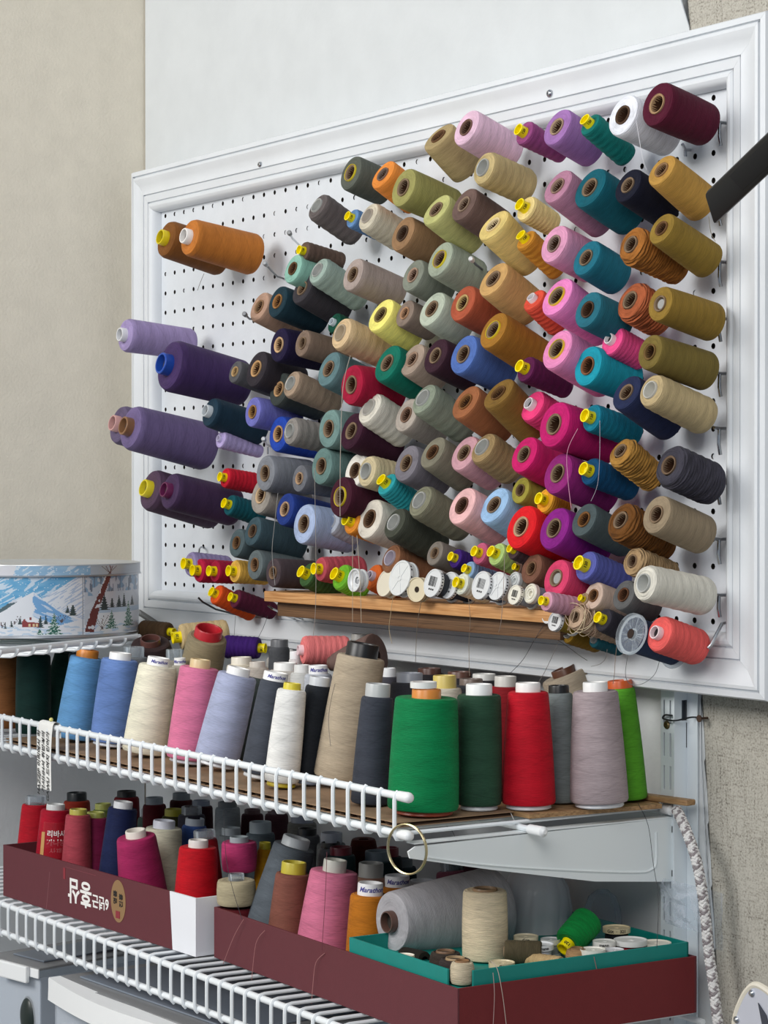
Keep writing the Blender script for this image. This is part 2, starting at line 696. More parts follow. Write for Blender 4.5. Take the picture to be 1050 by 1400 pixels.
# ================================================================ PEGBOARD
PITCH, HZ0 = .0254, 1.90
board = thing('framed_pegboard', 'large white pegboard in a moulded white frame, hung on the wall full of spools', 'pegboard', (.54, 0, 1.66))


def under(o, root):
    o.parent = root
    o.matrix_parent_inverse = Matrix.LocRotScale(root.location, root.rotation_quaternion if root.rotation_mode == 'QUATERNION' else root.rotation_euler.to_quaternion(), None).inverted()
    return o


bm = bmesh.new()
hr = .0029
for n in range(-1, 45):
    for m in range(-1, 21):
        cx, cz, h = n * PITCH, HZ0 - m * PITCH, PITCH / 2
        out = [(h, 0), (h, h), (0, h), (-h, h), (-h, 0), (-h, -h), (0, -h), (h, -h)]
        ov = [bm.verts.new((cx + a, 0, cz + b_)) for a, b_ in out]
        iv, dv = [], []
        for k in range(8):
            a = k * math.pi / 4
            iv.append(bm.verts.new((cx + hr * math.cos(a), 0, cz + hr * math.sin(a))))
            dv.append(bm.verts.new((cx + hr * math.cos(a), .0035, cz + hr * math.sin(a))))
        for k in range(8):
            j = (k + 1) % 8
            bm.faces.new((ov[k], ov[j], iv[j], iv[k]))
            bm.faces.new((iv[k], iv[j], dv[j], dv[k]))
        filled = random.random() < (.38 if (m < 4 and n < 20) else .10)
        if filled:
            off = random.uniform(.0008, .0022)
            pv = [bm.verts.new((v.co.x, off, v.co.z)) for v in iv]
            bm.faces.new(pv[::-1])
bmesh.ops.recalc_face_normals(bm, faces=bm.faces)
for f in bm.faces:
    pass
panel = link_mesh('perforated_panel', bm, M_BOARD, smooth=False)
panel.data.materials.append(plain('darkened_hardboard', '2b221b', .9))  # hole walls: brown hardboard, darkened so the holes' shade sits in the colour
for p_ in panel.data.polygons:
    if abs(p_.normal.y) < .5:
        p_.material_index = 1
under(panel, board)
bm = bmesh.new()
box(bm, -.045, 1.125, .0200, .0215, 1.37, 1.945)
bk = under(link_mesh('hole_shade_sheet', bm, M_VOID, smooth=False), board)  # added black sheet, its colour stands in for shade behind the holes

OX0, OX1, OZ0, OZ1 = -.0695, 1.153, 1.3505, 1.9640
PROF = [(0, -.022), (0, .012), (.0015, .0150), (.0070, .0160), (.0076, .0128), (.0086, .0128), (.0095, .0165), (.0125, .0172), (.016, .0162),
        (.020, .0142), (.026, .0128), (.0315, .0134), (.0340, .0142), (.0344, .0115), (.0353, .0115), (.0357, .0138), (.0445, .0134), (.0449, .0108), (.0458, .0108),
        (.0464, .0128), (.0485, .0142), (.0510, .0145), (.0535, .0136), (.0560, .0112), (.0575, .0075), (.0582, .0030), (.0582, .0002)]


def rail(name, c0, c1, d0, d1):
    bm = bmesh.new()
    N_ = 14
    rows = []
    for i in range(N_ + 1):
        t = i / N_
        row = []
        for u, h in PROF:
            p0 = Vector((c0[0] + d0[0] * u, -h, c0[1] + d0[1] * u))
            p1 = Vector((c1[0] + d1[0] * u, -h, c1[1] + d1[1] * u))
            row.append(bm.verts.new(p0.lerp(p1, t)))
        rows.append(row)
    for a, c in zip(rows, rows[1:]):
        for k in range(len(PROF) - 1):
            bm.faces.new((a[k], a[k + 1], c[k + 1], c[k]))
    bm.faces.new(rows[0])
    bm.faces.new(rows[-1][::-1])
    bmesh.ops.triangulate(bm, faces=[f for f in bm.faces if len(f.verts) > 4])
    bmesh.ops.recalc_face_normals(bm, faces=bm.faces)
    o = link_mesh(name, bm, M_WHITE)
    o.data.set_sharp_from_angle(angle=math.radians(25))
    return under(o, board)


e = .0002
rail('frame_rail', (OX0, OZ1), (OX1, OZ1), (1, -1), (-1, -1))
rail('frame_rail', (OX0, OZ0), (OX1, OZ0), (1, 1), (-1, 1))
rail('frame_rail', (OX0, OZ0 + e), (OX0, OZ1 - e), (1, 1), (1, -1))
rail('frame_rail', (OX1, OZ0 + e), (OX1, OZ1 - e), (-1, 1), (-1, -1))
for px, py, r in ((356, 225, .0036), (752, 128, .0042)):
    p = PY(px, py, -.0135)
    bm = bmesh.new()
    lathe(bm, [(r * .7, -.008), (r, 0), (r, .0010), (r * .7, .0026), (r * .35, .0030), (r * .3, .0018), (0, .0018)], 12)
    s = link_mesh('screw', bm, M_CHROME)
    s.matrix_world = Matrix.Translation(p) @ Matrix.Rotation(math.pi / 2, 4, 'X')
    under(s, board)


# ================================================================ SPOOLS ON THE BOARD
# face centre px, face half height px, far end px (or None), colour, kind, label
S = [
 # -- the big cones at the left
 (226, 326, 26, (305, 352), '7a4c22', 'K:d9c316', 'dark brown cone with yellow core, behind the orange brown cone', {'t': 1.05}),
 (258, 324, 26, (349, 349), 'b8702f', 'K:f0ece8', 'orange brown cone with white core at upper left of board', {'t': 1.12, 'yb': -.03}),
 (170, 458, 23, (262, 471), '9c8cb8', 'K:dcdde0', 'pale lavender cone with clear core sticking out over left frame', {'t': .95}),
 (230, 499, 36, (333, 526), '43305c', 'K:1d4aa8', 'big deep purple cone with blue core', {'t': .92}),
 (161, 580, 27, (258, 606), '5f5470', 'K:c99a96', 'grey purple cone with pink core, half hidden behind dusty purple one', {'t': 1.0, 'yb': -.02}),
 (177, 584, 31, (286, 612), '6d5f88', 'K:8a6344', 'dusty purple cone with brown core', {'t': 1.08, 'yb': -.03}),
 (204, 669, 29, (296, 697), '4f3c50', 'K:dccb2c', 'dark plum cone with wide yellow core', {'t': 1.0, 'yb': -.022}),
 (231, 671, 26, (322, 694), '43304e', 'K:64214c', 'dark plum cone with maroon core beside yellow-core one', {'t': 1.04, 'yb': -.03}),
 (286, 563, 21, (358, 588), '1d3444', 'K:c9d0d4', 'dark petrol cone with clear core above thin lilac cone', {'t': 1.1}),
 (301, 600, 13, (357, 618), 'b3a4d2', 'W:cfc6e4', 'thin lilac mini cone under petrol cone', {'t': .7}),
 (307, 653, 14, (349, 661), 'c21c30', 'Y', 'red mini cone with yellow cap left of grey spools', {'t': 1.05}),
 (313, 690, 15, (358, 705), '11505a', 'Y', 'dark teal mini cone below red mini cone', {'t': 1.05}),
 (321, 508, 16, None, '57575a', 'T:c9a878', 'small charcoal spool touching the big purple cone', {'yF': -.085}),
 (350, 504, 26, None, '322d33', 'T:c9a070', 'blackish brown spool right of small charcoal spool'),
 (381, 471.5, 24, None, '1f1838', 'T:d9b58a', 'midnight violet spool with pale thick card core', {'tilt': 8}),
 (413, 469, 19, None, '7d6a5c', 'T', 'small taupe spool right of midnight violet spool', {'tilt': 12}),
 (381, 532, 24, None, '3c4240', 'T:c09a70', 'dark olive black spool behind taupe plugged spool', {'yF': -.07}),
 (397, 524, 20, (462, 553), 'a18c78', 'P', 'taupe spool with plugged core, left of grey teal spool', {'t': .85}),
 (345, 563, 21, None, '6f70b8', 'T:a8804e', 'periwinkle spool above the royal blue one', {'tilt': 8}),
 (380, 593, 25, None, '2446a8', 'T:c09a70', 'royal blue spool beside periwinkle spool', {'tilt': 8, 'yF': -.070}),
 (396, 589, 20, None, '8a8580', 'P', 'grey taupe plugged spool in front of royal blue spool', {'t': .98, 'yF': -.105, 'tilt': 10}),
 (362, 647, 25, None, '7e8188', 'T', 'mid grey spool below royal blue spool', {'tilt': 5}),
 (409, 654, 19, None, '6b6d74', 'T:c0a080', 'small dark grey spool with torn core', {'tilt': 8}),
 (356, 677, 26, None, '99928a', 'T:cdb08c', 'warm grey spool tucked under mid grey spool', {'yF': -.075}),
 (389, 696, 23, None, '22387e', 'T:c0a080', 'navy blue spool left of pale blue one', {'tilt': 12}),
 (415, 716, 28, None, 'a4b4d4', 'T', 'large pale grey blue spool above the wooden ledge end', {'tilt': 10, 'L': .066}),
 (345, 726, 21, (410, 746), '3c5058', 'T:6e5a48', 'slate teal spool under navy spool', {'t': 1.1}),
 (323, 742, 20, None, '4c5a5e', 'T:7a5c40', 'slate spool left of slate teal one', {'yF': -.085}),
 (348, 772, 21, None, '606a6c', 'T:8a6a4c', 'slate grey spool right of yellow mini cone', {'tilt': 6}),
 (373, 783, 20, None, '4b4044', 'T:8a7058', 'film wrapped brown black spool at left end of ledge', {'tilt': 4}),
 (259, 771, 17, (312, 776), '8f84ac', 'Y', 'lavender mini cone at far left of bottom row', {'t': .95}),
 (271, 780, 16.5, (322, 783), 'b01c40', 'Y', 'crimson mini cone beside lavender mini cone', {'t': .95}),
 (293, 781, 15.5, (340, 784), '9c1838', 'Y', 'dark crimson mini cone left of yellow mini cone', {'t': .95}),
 (320, 781, 16, (366, 785), 'e0b050', 'Y', 'golden yellow mini cone right of crimson mini cones', {'t': .95}),
 (295, 812, 14.5, (346, 838), 'd4501c', 'Y', 'orange mini cone hanging below the crimson mini cones', {'t': .9, 'yb': -.02}),
 (321, 818, 13.5, (374, 836), '551c34', 'Y', 'maroon mini cone hanging beside orange mini cone', {'t': .9, 'yb': -.02}),
 (415, 343, 13.5, (468, 357), '655248', 'Y', 'brown mini cone above mint spool, left of pale green spool', {'t': .85}),
 (400, 367, 21, None, '8ab8a8', 'T:6e5238', 'mint green spool below brown mini cone', {'tilt': 18, 'L': .05}),
 (354, 419, 22, (408, 446), 'ad8c78', 'T:9a7a5c', 'pinkish tan spool at left edge of the crowded area'),
 (379, 412, 23, (440, 437), '1c3540', 'T:a87848', 'dark petrol spool right of pinkish tan spool'),
 (413, 394, 23, (470, 427), '3a373c', 'T', 'black brown spool below mint spool'),
 (434, 369, 21, (496, 410), '98aaa0', 'P', 'pale sage spool with plugged core', {'t': .95}),
 (482, 375, 24, (544, 402), 'a5968f', 'T', 'mauve grey spool right of pale sage spool'),
 (433, 281, 21, (489, 321), '655d5c', 'P', 'dark grey plugged spool near top left of cluster', {'t': .95}),
 (479, 236, 25, (527, 258), '585c54', 'TY', 'dark olive grey spool, topmost at the left of the cluster'),
 (481, 298, 14, (520, 317), '6288b8', 'Y', 'sky blue mini cone on the dark grey plugged spool', {'t': .95, 'yb': -.035}),
 (523, 238, 23, (570, 275), 'e0893c', 'T:7a6a60', 'bright orange spool between dark olive and olive spools', {'t': .98}),
 (551, 256, 28, (618, 285), '98945a', 'T', 'olive spool right of bright orange spool', {'t': .95}),
 (502, 295, 22, (552, 326), 'ccc4b0', 'P:b5aca0', 'cream spool in clear wrap left of brown spool'),
 (550, 319, 26, (600, 345), '957454', 'T:5c4a3c', 'milk brown spool below olive spool'),
 (596, 286, 26, (650, 333), 'b8b878', 'T', 'yellow green spool below olive spool', {'t': .85}),
 (634, 279, 26, (684, 313), '6b5650', 'T:9a8470', 'dark brown spool right of yellow green spool'),
 (564, 376, 24, (610, 400), '7f8478', 'T:b09480', 'grey green spool left of yellow-ringed sage spool'),
 (601, 354, 27, (650, 382), '9aa392', 'TY', 'sage grey spool with yellow ring core'),
 (520, 430, 26, (566, 462), 'eee47c', 'T:8a7a50', 'lemon yellow spool right of cream plugged spool'),
 (553, 428, 20, (592, 448), '85756a', 'T:c49a78', 'small taupe spool right of lemon yellow spool'),
 (590, 422, 27, (634, 450), 'b4bdac', 'T', 'pale celadon spool left of rust spool'),
 (632, 414, 27, (680, 440), 'a8533a', 'T:c4a870', 'rust red spool below the sage grey spool'),
 (465, 455, 24, (530, 484), 'd4b890', 'P:b8a890', 'cream beige plugged spool left of lemon spool', {'t': .95}),
 (456, 441, 15, (500, 462), '154a3a', 'W:d0dce4', 'bottle green mini cone with clear cap behind cream beige spool', {'yb': -.015}),
 (599, 186, 26, (640, 234), 'a8946a', 'T:6e5038', 'khaki tan spool at the top, left of pale pink spool', {'t': .95}),
 (637, 174, 27, (700, 211), 'dcb8cc', 'T:7a5e50', 'pale pink spool at the top of the board'),
 (660, 229, 25, (722, 257), 'bca878', 'P', 'sand coloured plugged spool below pale pink spool'),
 (716, 181, 18, (770, 212), '92487c', 'Y', 'plum pink mini cone at the top edge', {'t': .75}),
 (761, 173, 28, (812, 206), '9c70ac', 'T:b0987c', 'orchid purple spool at the top edge', {'t': .95}),
 (806, 169, 18, (858, 215), '13706a', 'Y', 'sea green mini cone at the top edge', {'t': .95}),
 (674, 307, 27, (728, 362), 'd8c078', 'T:e0cca0', 'straw yellow spool left of pale yellow mini cone', {'t': .85}),
 (718, 284, 19, (757, 308), 'e2cc8a', 'Y', 'pale yellow mini cone above orange gold mini cone', {'t': .9}),
 (718, 327, 17, (764, 372), 'c0842c', 'Y', 'orange gold mini cone below pale yellow mini cone', {'t': .9}),
 (762, 254, 27, (826, 305), 'b07c94', 'T:9a8070', 'dusty rose spool left of big teal spool', {'t': .95}),
 (806, 256, 31, (864, 296), '125a68', 'T', 'big deep teal spool left of the black navy spool'),
 (851, 157, 30, (916, 190), 'e4e6ee', 'T:5a4434', 'white spool next to the maroon spool', {'t': .9}),
 (898, 142, 32, (966, 172), '50142a', 'T:b0906c', 'maroon spool in the top right corner of the board', {'t': .95}),
 (858, 253, 26, (914, 290), '161828', 'T', 'black navy spool left of the topmost gold spool'),
 (904, 232, 25, (962, 281), 'b48a44', 'T:9a7a58', 'golden ochre spool touched by the black arm', {'t': 1.1}),
 (904, 312, 24, (970, 358), '8a7030', 'T:7a5a3c', 'olive gold spool directly below golden ochre spool', {'t': 1.1}),
 (862, 334, 27, (930, 370), 'a0662e', 'B', 'orange brown braided spool left of olive gold spool', {'t': .85}),
 (861, 410, 29, (906, 438), 'aa5c3a', 'B', 'terracotta braided spool above hot pink mini cone', {'t': .95}),
 (902, 415, 25, (975, 441), '8c7030', 'G', 'olive gold spool with grey plug in core', {'t': 1.1}),
 (888, 481, 25, (966, 508), '746432', 'T:80643c', 'dark olive spool above the beige plugged spool', {'t': 1.12}),
 (889, 533, 25, (966, 571), 'b8a47c', 'P:c4c2ba', 'beige plugged spool above the charcoal wool spool', {'t': 1.08}),
 (757, 333, 28, (812, 362), 'd898b8', 'T:9a8478', 'rose pink spool left of blue teal spool'),
 (801, 352, 27, (846, 380), '1f6c80', 'T', 'blue teal spool below the big deep teal spool'),
 (674, 381, 28, (727, 424), 'c49c64', 'T', 'camel spool above golden brown spool'),
 (729, 409, 19, (766, 447), 'd8503c', 'W', 'coral red mini cone with white cap beside bright pink spool', {'t': .95}),
 (761, 405, 30, (826, 452), 'e484c0', 'TY', 'bright pink spool with yellow ring core', {'t': .9, 'yb': -.016}),
 (803, 423, 27, (850, 446), '26697a', 'T:5c4434', 'greyish teal spool right of bright pink spool', {'yb': -.042}),
 (836, 465, 22, (878, 488), 'e8508c', 'W', 'hot pink mini cone with white cap under terracotta spool', {'t': .98}),
 (674, 451, 28, (738, 492), '9c6c28', 'TY', 'golden brown spool below camel spool'),
 (718, 504, 19, (776, 532), '5a1c48', 'Y', 'plum mini cone left of lower pink spool', {'t': .8}),
 (633, 484, 29, (692, 512), '4f6cae', 'T', 'cornflower blue spool left of golden brown spool'),
 (761, 477, 30, (830, 518), 'e088b8', 'TY', 'candy pink spool, second bright pink one from above'),
 (803, 500, 29, (862, 522), '1b93a8', 'T:8a5c40', 'turquoise spool under greyish teal spool'),
 (595, 486, 26, (646, 512), '38202c', 'T', 'aubergine spool left of cornflower blue spool'),
 (563, 491, 25, (602, 516), 'a08e80', 'T:a88c78', 'beige taupe spool left of aubergine spool'),
 (529, 496, 28, (578, 524), '0e6a58', 'T', 'emerald green spool left of beige taupe spool'),
 (449, 504, 26, (500, 528), '5f7c80', 'T', 'grey teal spool left of the crimson spool'),
 (480, 526, 28, None, 'a01838', 'T', 'crimson spool below cream beige spool', {'tilt': 6}),
 (856, 536, 27, (918, 580), '242c4c', 'T', 'dark navy spool left of beige plugged spool'),
 (808, 571, 20, (868, 593), '13748c', 'Y', 'cyan blue mini cone below turquoise spool', {'t': 1.0}),
 (848, 616, 23, (896, 656), 'a87c3c', 'B', 'mustard braided spool left of the charcoal wool spool', {'t': .92}),
 (914, 636, 30, (976, 664), '42404a', 'B:7a6450', 'charcoal wool spool at the right edge of the board', {'t': 1.0}),
 (806, 644, 20, (864, 668), '0e4870', 'Y', 'dark blue mini cone below cyan blue mini cone', {'t': .95}),
 (897, 703, 28, (962, 732), '91816a', 'T', 'stone grey spool below the charcoal wool spool', {'t': 1.0}),
 (798, 710, 25, (856, 742), '4a5658', 'T:8a6038', 'dark slate spool left of brown braided spool', {'t': .9}),
 (848, 711, 28, (912, 750), '6e4620', 'B', 'chocolate braided spool left of stone grey spool', {'t': .85}),
 (864, 767, 20, (920, 785), 'a88c68', 'B', 'small tan braided spool above the ivory spool', {'t': .85}),
 (880, 797, 26, (966, 816), 'd4d0c4', 'P:b9bab6', 'ivory plugged spool at the lower right', {'t': 1.05}),
 (900, 866, 26, (956, 886), 'e4605c', 'W:f0d8dc', 'coral spool with white core at the lower right corner', {'t': .98}),
 (800, 773, 22, (852, 795), '5a60a8', 'Y', 'violet blue mini cone below dark slate spool', {'t': .98}),
 (636, 549, 27, (690, 590), '98603e', 'T:8a6038', 'chestnut brown spool left of olive brown spool', {'t': .9}),
 (681, 537, 27, (732, 590), '80622e', 'T:6e5030', 'olive brown spool below golden brown spool', {'t': .95}),
 (578, 544, 25, (640, 588), '87907f', 'P', 'grey sage plugged spool left of chestnut spool', {'t': .95}),
 (504, 557, 25, (558, 593), 'd2cdc0', 'P:bdbab2', 'off white plugged spool right of crimson spool'),
 (555, 567, 25, (602, 590), 'a89e94', 'T:8a6e5c', 'light warm grey spool right of off white spool', {'yb': -.02}),
 (449, 586, 27, None, '708c88', 'T', 'blue green grey spool left of wine black spool', {'tilt': 7}),
 (480, 589, 27, (540, 612), '38182a', 'T', 'wine black spool below the crimson spool'),
 (727, 554, 24, (764, 578), 'e8407c', 'W', 'neon pink mini cone behind magenta spool', {'yb': -.02}),
 (757, 580, 33, (832, 606), 'bc1c68', 'T', 'large magenta spool left of cyan blue mini cone'),
 (716, 621, 27, (764, 646), 'c41e66', 'T', 'raspberry spool below neon pink mini cone'),
 (762, 647, 30, (830, 676), '8a2470', 'T', 'purple magenta spool below large magenta spool'),
 (659, 611, 25, (704, 644), '97805a', 'P', 'khaki plugged spool left of raspberry spool'),
 (634, 619, 27, (680, 648), 'c496a0', 'T', 'old rose spool behind khaki plugged spool', {'yb': -.02}),
 (591, 618, 25, (640, 652), '7c7868', 'T:6e5038', 'olive grey spool left of old rose spool'),
 (555, 633, 27, (606, 656), '76727a', 'T', 'purple grey spool left of olive grey spool'),
 (573, 684, 25, (636, 722), '7d7c68', 'P', 'moss grey plugged spool below purple grey spool', {'t': .95}),
 (631, 691, 28, (686, 722), 'e4b4b4', 'T:6e5044', 'blush pink spool left of baby blue spool'),
 (675, 690, 28, (716, 718), '98bce0', 'T', 'baby blue spool right of blush pink spool'),
 (711, 670, 19, (742, 682), '98903c', 'T:7a6448', 'small olive yellow spool above the red spool', {'yb': -.03}),
 (744, 684, 18, (772, 694), 'e0a030', 'Y', 'amber mini cone between red and violet spools', {'yb': -.04}),
 (712, 720, 32, (776, 748), 'd81c24', 'T:c0a080', 'bright red spool above the small brown spool'),
 (757, 722, 31, (820, 750), '842080', 'T', 'violet spool right of the bright red spool'),
 (594, 756, 18, (640, 776), '7c746c', 'T', 'small grey spool above the white disc reels', {'t': 1.0}),
 (622, 763, 14, (660, 778), '3c2070', 'Y', 'deep purple mini cone right of small grey spool', {'t': 1.0}),
 (655, 756, 16, (708, 776), 'b85878', 'Y', 'rose mini cone among the small cones over ledge', {'t': .9}),
 (678, 757, 17, (728, 782), 'a8c478', 'Y', 'pale green mini cone right of rose mini cone', {'t': .95}),
 (702, 752, 13, (750, 774), '443438', 'Y', 'dark brown mini cone right of pale green mini cone', {'yb': -.04}),
 (640, 779, 13, (676, 794), '88a8cc', 'Y', 'powder blue mini cone in front of rose mini cone', {'yb': -.035}),
 (630, 798, 16, (668, 810), 'd4d8cc', 'Y', 'off white mini cone lying on the ledge', {'yb': -.04, 't': 1.05}),
 (707, 776, 10, (718, 780), '6a5248', 'Y', 'cocoa mini cone behind small brown spool', {'yb': -.050}),
 (726, 777, 22, (770, 795), '755040', 'T:8a6a50', 'small brown spool below the bright red spool', {'yb': -.036}),
 (760, 790, 27, (822, 812), 'd04068', 'G', 'raspberry pink spool with grey plugged core'),
 (746, 822, 14, None, 'cc98ac', 'Y', 'pale mauve mini cone under raspberry pink spool', {'yF': -.104, 'L': .05, 'tilt': 10}),
 (797, 819, 10, (815, 828), '9c8468', 'Y', 'tan mini cone between pink spool and shell spool', {'yb': -.055}),
 (811, 814, 20, (850, 830), 'c4ac9c', 'T:8a6444', 'small shell beige spool left of dark grey spool', {'yb': -.034}),
 (852, 813, 22, (892, 832), '5c5c5c', 'T:6e4a34', 'dark grey spool left of the ivory spool', {'yb': -.044}),
 (824, 847, 17, (868, 868), '34323a', 'Y', 'charcoal mini cone near the tangled thread', {'yb': -.03}),
 (439, 637, 26, None, '64807c', 'T', 'sea grey spool left of ecru plugged spool', {'tilt': 8}),
 (465, 679, 28, None, '401828', 'TY', 'burgundy black spool with yellow ring', {'tilt': 8}),
 (485, 643, 25, (540, 662), 'e8e4da', 'T:6e5844', 'white spool peeking out behind ecru plugged spool', {'yb': -.02}),
 (500, 644, 23, (546, 656), 'cabb96', 'P', 'ecru plugged spool above turquoise mini cone', {'yb': -.035}),
 (528, 661, 18, (562, 688), '2c98a0', 'Y', 'turquoise mini cone left of purple grey spool', {'yb': -.04}),
 (505, 709, 29, (552, 728), 'd4cdc0', 'T:6e5440', 'ivory grey spool right of small orange mini cone'),
 (453, 714, 18, (490, 730), 'aeb4c0', 'P:c4c8d0', 'small silver plugged spool right of pale grey blue spool'),
 (480, 713, 18, (520, 728), 'd88830', 'Y', 'marigold mini cone left of ivory grey spool', {'yb': -.035}),
 (538, 714, 24, (602, 750), '45483e', 'P', 'dark moss plugged spool below turquoise mini cone', {'t': .98}),
 (419, 785, 18, (462, 806), '3c5c34', 'Y', 'dark green mini cone at left end of ledge', {'yb': -.03, 't': .95}),
 (437, 778, 17, (492, 782), 'b44c58', 'Y', 'dusty red mini cone above lime mini cone', {'yb': -.03, 't': 1.3}),
 (465, 788, 19, (498, 804), '6cb030', 'Y', 'lime green mini cone on the ledge', {'yb': -.04}),
 (509, 788, 19, (548, 806), 'c05c24', 'W:c8c0d0', 'burnt orange mini cone beside the white dish reel', {'yb': -.03, 't': 1.1}),
 (533, 763, 22, (590, 788), '845a40', 'P:b0a8b4', 'cinnamon brown spool behind the ledge reels', {'yb': -.02}),
]
for row in S:
    board_spool(row)

# ================================================================ WOODEN LEDGE AND THE REELS ON IT
LY = -.075
l0, l1 = PY(361, 808, LY), PY(757, 838, LY)
ledge = thing('wooden_ledge', 'narrow pine ledge fixed along the bottom of the pegboard frame', 'shelf', ((l0.x + l1.x) / 2, -.04, l0.z))
bm = bmesh.new()
box(bm, l0.x, l1.x, LY, -.0160, l0.z - .0118, l0.z, .0008)
under(link_mesh('top_plank', bm, M_WOOD), ledge)
bm = bmesh.new()
box(bm, l0.x + .012, l1.x - .004, LY + .011, -.0176, l0.z - .0285, l0.z - .0119, .0006)
under(link_mesh('plywood_strip', bm, M_PLY), ledge)


def reel(fx, fy, R, yF, label, thr, flange='d8dadb', L=.022, look=None, tilt=12, side=0.0, mat=None):
    Fp = PY(fx, fy, yF)
    a, s_ = math.radians(tilt), math.radians(side)
    ax = Vector((math.sin(s_), -math.cos(a) * math.cos(s_), math.sin(a)))
    r = R * depth(Fp) / F_PX
    base = Fp - ax * L
    o = thing('thread_reel', label, 'thread reel', base, 'flanged reels', frame_rot(ax, base))
    mat = mat or M_PLAS
    bm = bmesh.new()
    lathe(bm, [(r * .3, .003), (r * .84, .003), (r * .84, L - .004), (r * .3, L - .004)], 28)
    link_mesh('thread_winding', bm, M_THREAD, o, color=thr)
    for k in (0, 1):
        bm = bmesh.new()
        if k == 0:
            lathe(bm, [(0, 0), (r * .97, 0), (r, .0008), (r, .0024), (r * .97, .003), (0, .003)], 28)
        elif look == 'dish':
            lathe(bm, [(r * .6, L - .006), (r, L - .004), (r, L), (r * .88, L), (r * .82, L - .002), (r * .60, L - .0035), (r * .57, L - .0055), (0, L - .0058)], 30)
        elif look == 'hole':
            lathe(bm, [(r * .2, L - .004), (r, L - .004), (r, L), (r * .93, L), (r * .9, L - .001), (r * .25, L - .001), (r * .2, L - .004)], 28)
        elif look == 'rings':
            lathe(bm, [(r * .3, L - .005), (r, L - .005), (r, L - .001), (r * .9, L), (r * .8, L), (r * .76, L - .0012), (r * .62, L - .0012), (r * .58, L), (r * .45, L), (r * .41, L - .0012), (r * .28, L - .0012), (r * .24, L - .004), (0, L - .004)], 28)
        else:
            lathe(bm, [(r * .3, L - .004), (r, L - .004), (r, L - .0004), (r * .98, L), (r * .90, L), (r * .87, L - .0006), (0, L - .0006)], 28)
        link_mesh('flange', bm, mat, o, color=flange)
    if look == 'ribs':
        bm = bmesh.new()
        for k in range(6):
            box(bm, r * .14, r * .86, -.0007, .0007, L - .0007, L - .0001, 0, Matrix.Rotation(k * math.pi / 3, 4, 'Z'))
        hollow(bm, r * .18, r * .10, L - .0008, L + .0002, 14)
        link_mesh('spoke', bm, mat, o, color=flange)
    if look in ('code', 'ribs'):
        bm = bmesh.new()
        if look == 'code':
            for k in range(9):
                x = -r * .46 + k * r * .10
                box(bm, x, x + r * random.choice((.035, .05, .065)), -r * .22, r * .46, L - .0005, L - .0004)
            for k in range(3):
                box(bm, -r * .3 + k * .22 * r, -r * .14 + k * .22 * r, -r * .5, -r * .38, L - .0005, L - .0004)
        for k in range(10):
            a0 = -1.1 + k * .22
            if random.random() < .8:
                box(bm, r - .0001, r + .0001, -r * .05, r * .05, L - .0030, L - .0014, 0, Matrix.Rotation(a0, 4, 'Z'))
        link_mesh('label_print', bm, M_INK, o, smooth=False)
    if look in ('hole', 'dish'):
        bm = bmesh.new()
        if look == 'hole':
            lathe(bm, [(r * .235, L - .0009), (0, L - .0009)], 14)
            link_mesh('core_hollow', bm, M_BROWN_IN, o)
        else:
            lathe(bm, [(r * .2, L - .0056), (r * .2, L - .004), (r * .16, L - .0034), (0, L - .0034)], 14)
            q = link_mesh('core_plug', bm, M_PLAS, o, color='9c9ea2')
            q.location = (r * .1, -r * .12, 0)
    return o


reel(484, 793, 16, -.098, 'white dish shaped reel between lime cone and burnt orange cone', 'd8dadc', look='dish', tilt=6, L=.011)
reel(546, 790, 25, -.094, 'largest white reel on the ledge, with radial ribs', 'e6e6e2', look='ribs', tilt=14, L=.012, flange='dcdedd')
reel(526, 797, 19, -.080, 'cream reel half hidden behind the largest white reel', 'd9cba8', 'e2dac6', tilt=14, L=.012)
reel(569, 806, 17, -.092, 'cream reel with dark centre hole right of largest white reel', 'cdbf9e', 'd9cdb0', look='hole', tilt=4, side=14, L=.010)
reel(591, 797, 20, -.090, 'white bar coded reel of charcoal thread', '3f4248', look='code', tilt=14, L=.03)
reel(613, 800, 19, -.078, 'white bar coded reel behind the off white mini cone', '2c3850', look='code', tilt=14, L=.03)
reel(657, 800, 20, -.094, 'white bar coded reel left of plain white reel', '5c6a80', look='code', tilt=14, L=.03)
reel(679, 801, 20, -.090, 'plain white reel with printed rim on the ledge', 'd6d2ca', look='ribs', tilt=14, L=.03)
reel(702, 793, 12, -.080, 'little clear reel below pale green mini cone', 'c9c6be', 'c9cccb', look='rings', tilt=14, L=.02)
reel(703, 813, 14, -.094, 'small cream bar coded reel near right end of ledge', '9aa2ac', 'e4e0d2', look='code', tilt=14, L=.025)
reel(724, 811, 14, -.088, 'small cream reel with ringed end, right end of ledge', '8f98a6', 'e0dccd', look='rings', tilt=14, L=.025)
reel(749, 840, 13, -.074, 'white bar coded reel hanging beyond right ledge end, rear one', 'b89840', look='code', tilt=14, L=.025)
reel(758, 849, 14, -.086, 'white bar coded reel hanging beyond right ledge end, front one', '8a7428', look='code', tilt=14, L=.025)
reel(861, 866, 29, -.082, 'large clear plastic reel of navy thread beside the coral spool', '2e3c58', 'dfe6ea', look='hole', tilt=16, L=.058, mat=M_CLEAR)

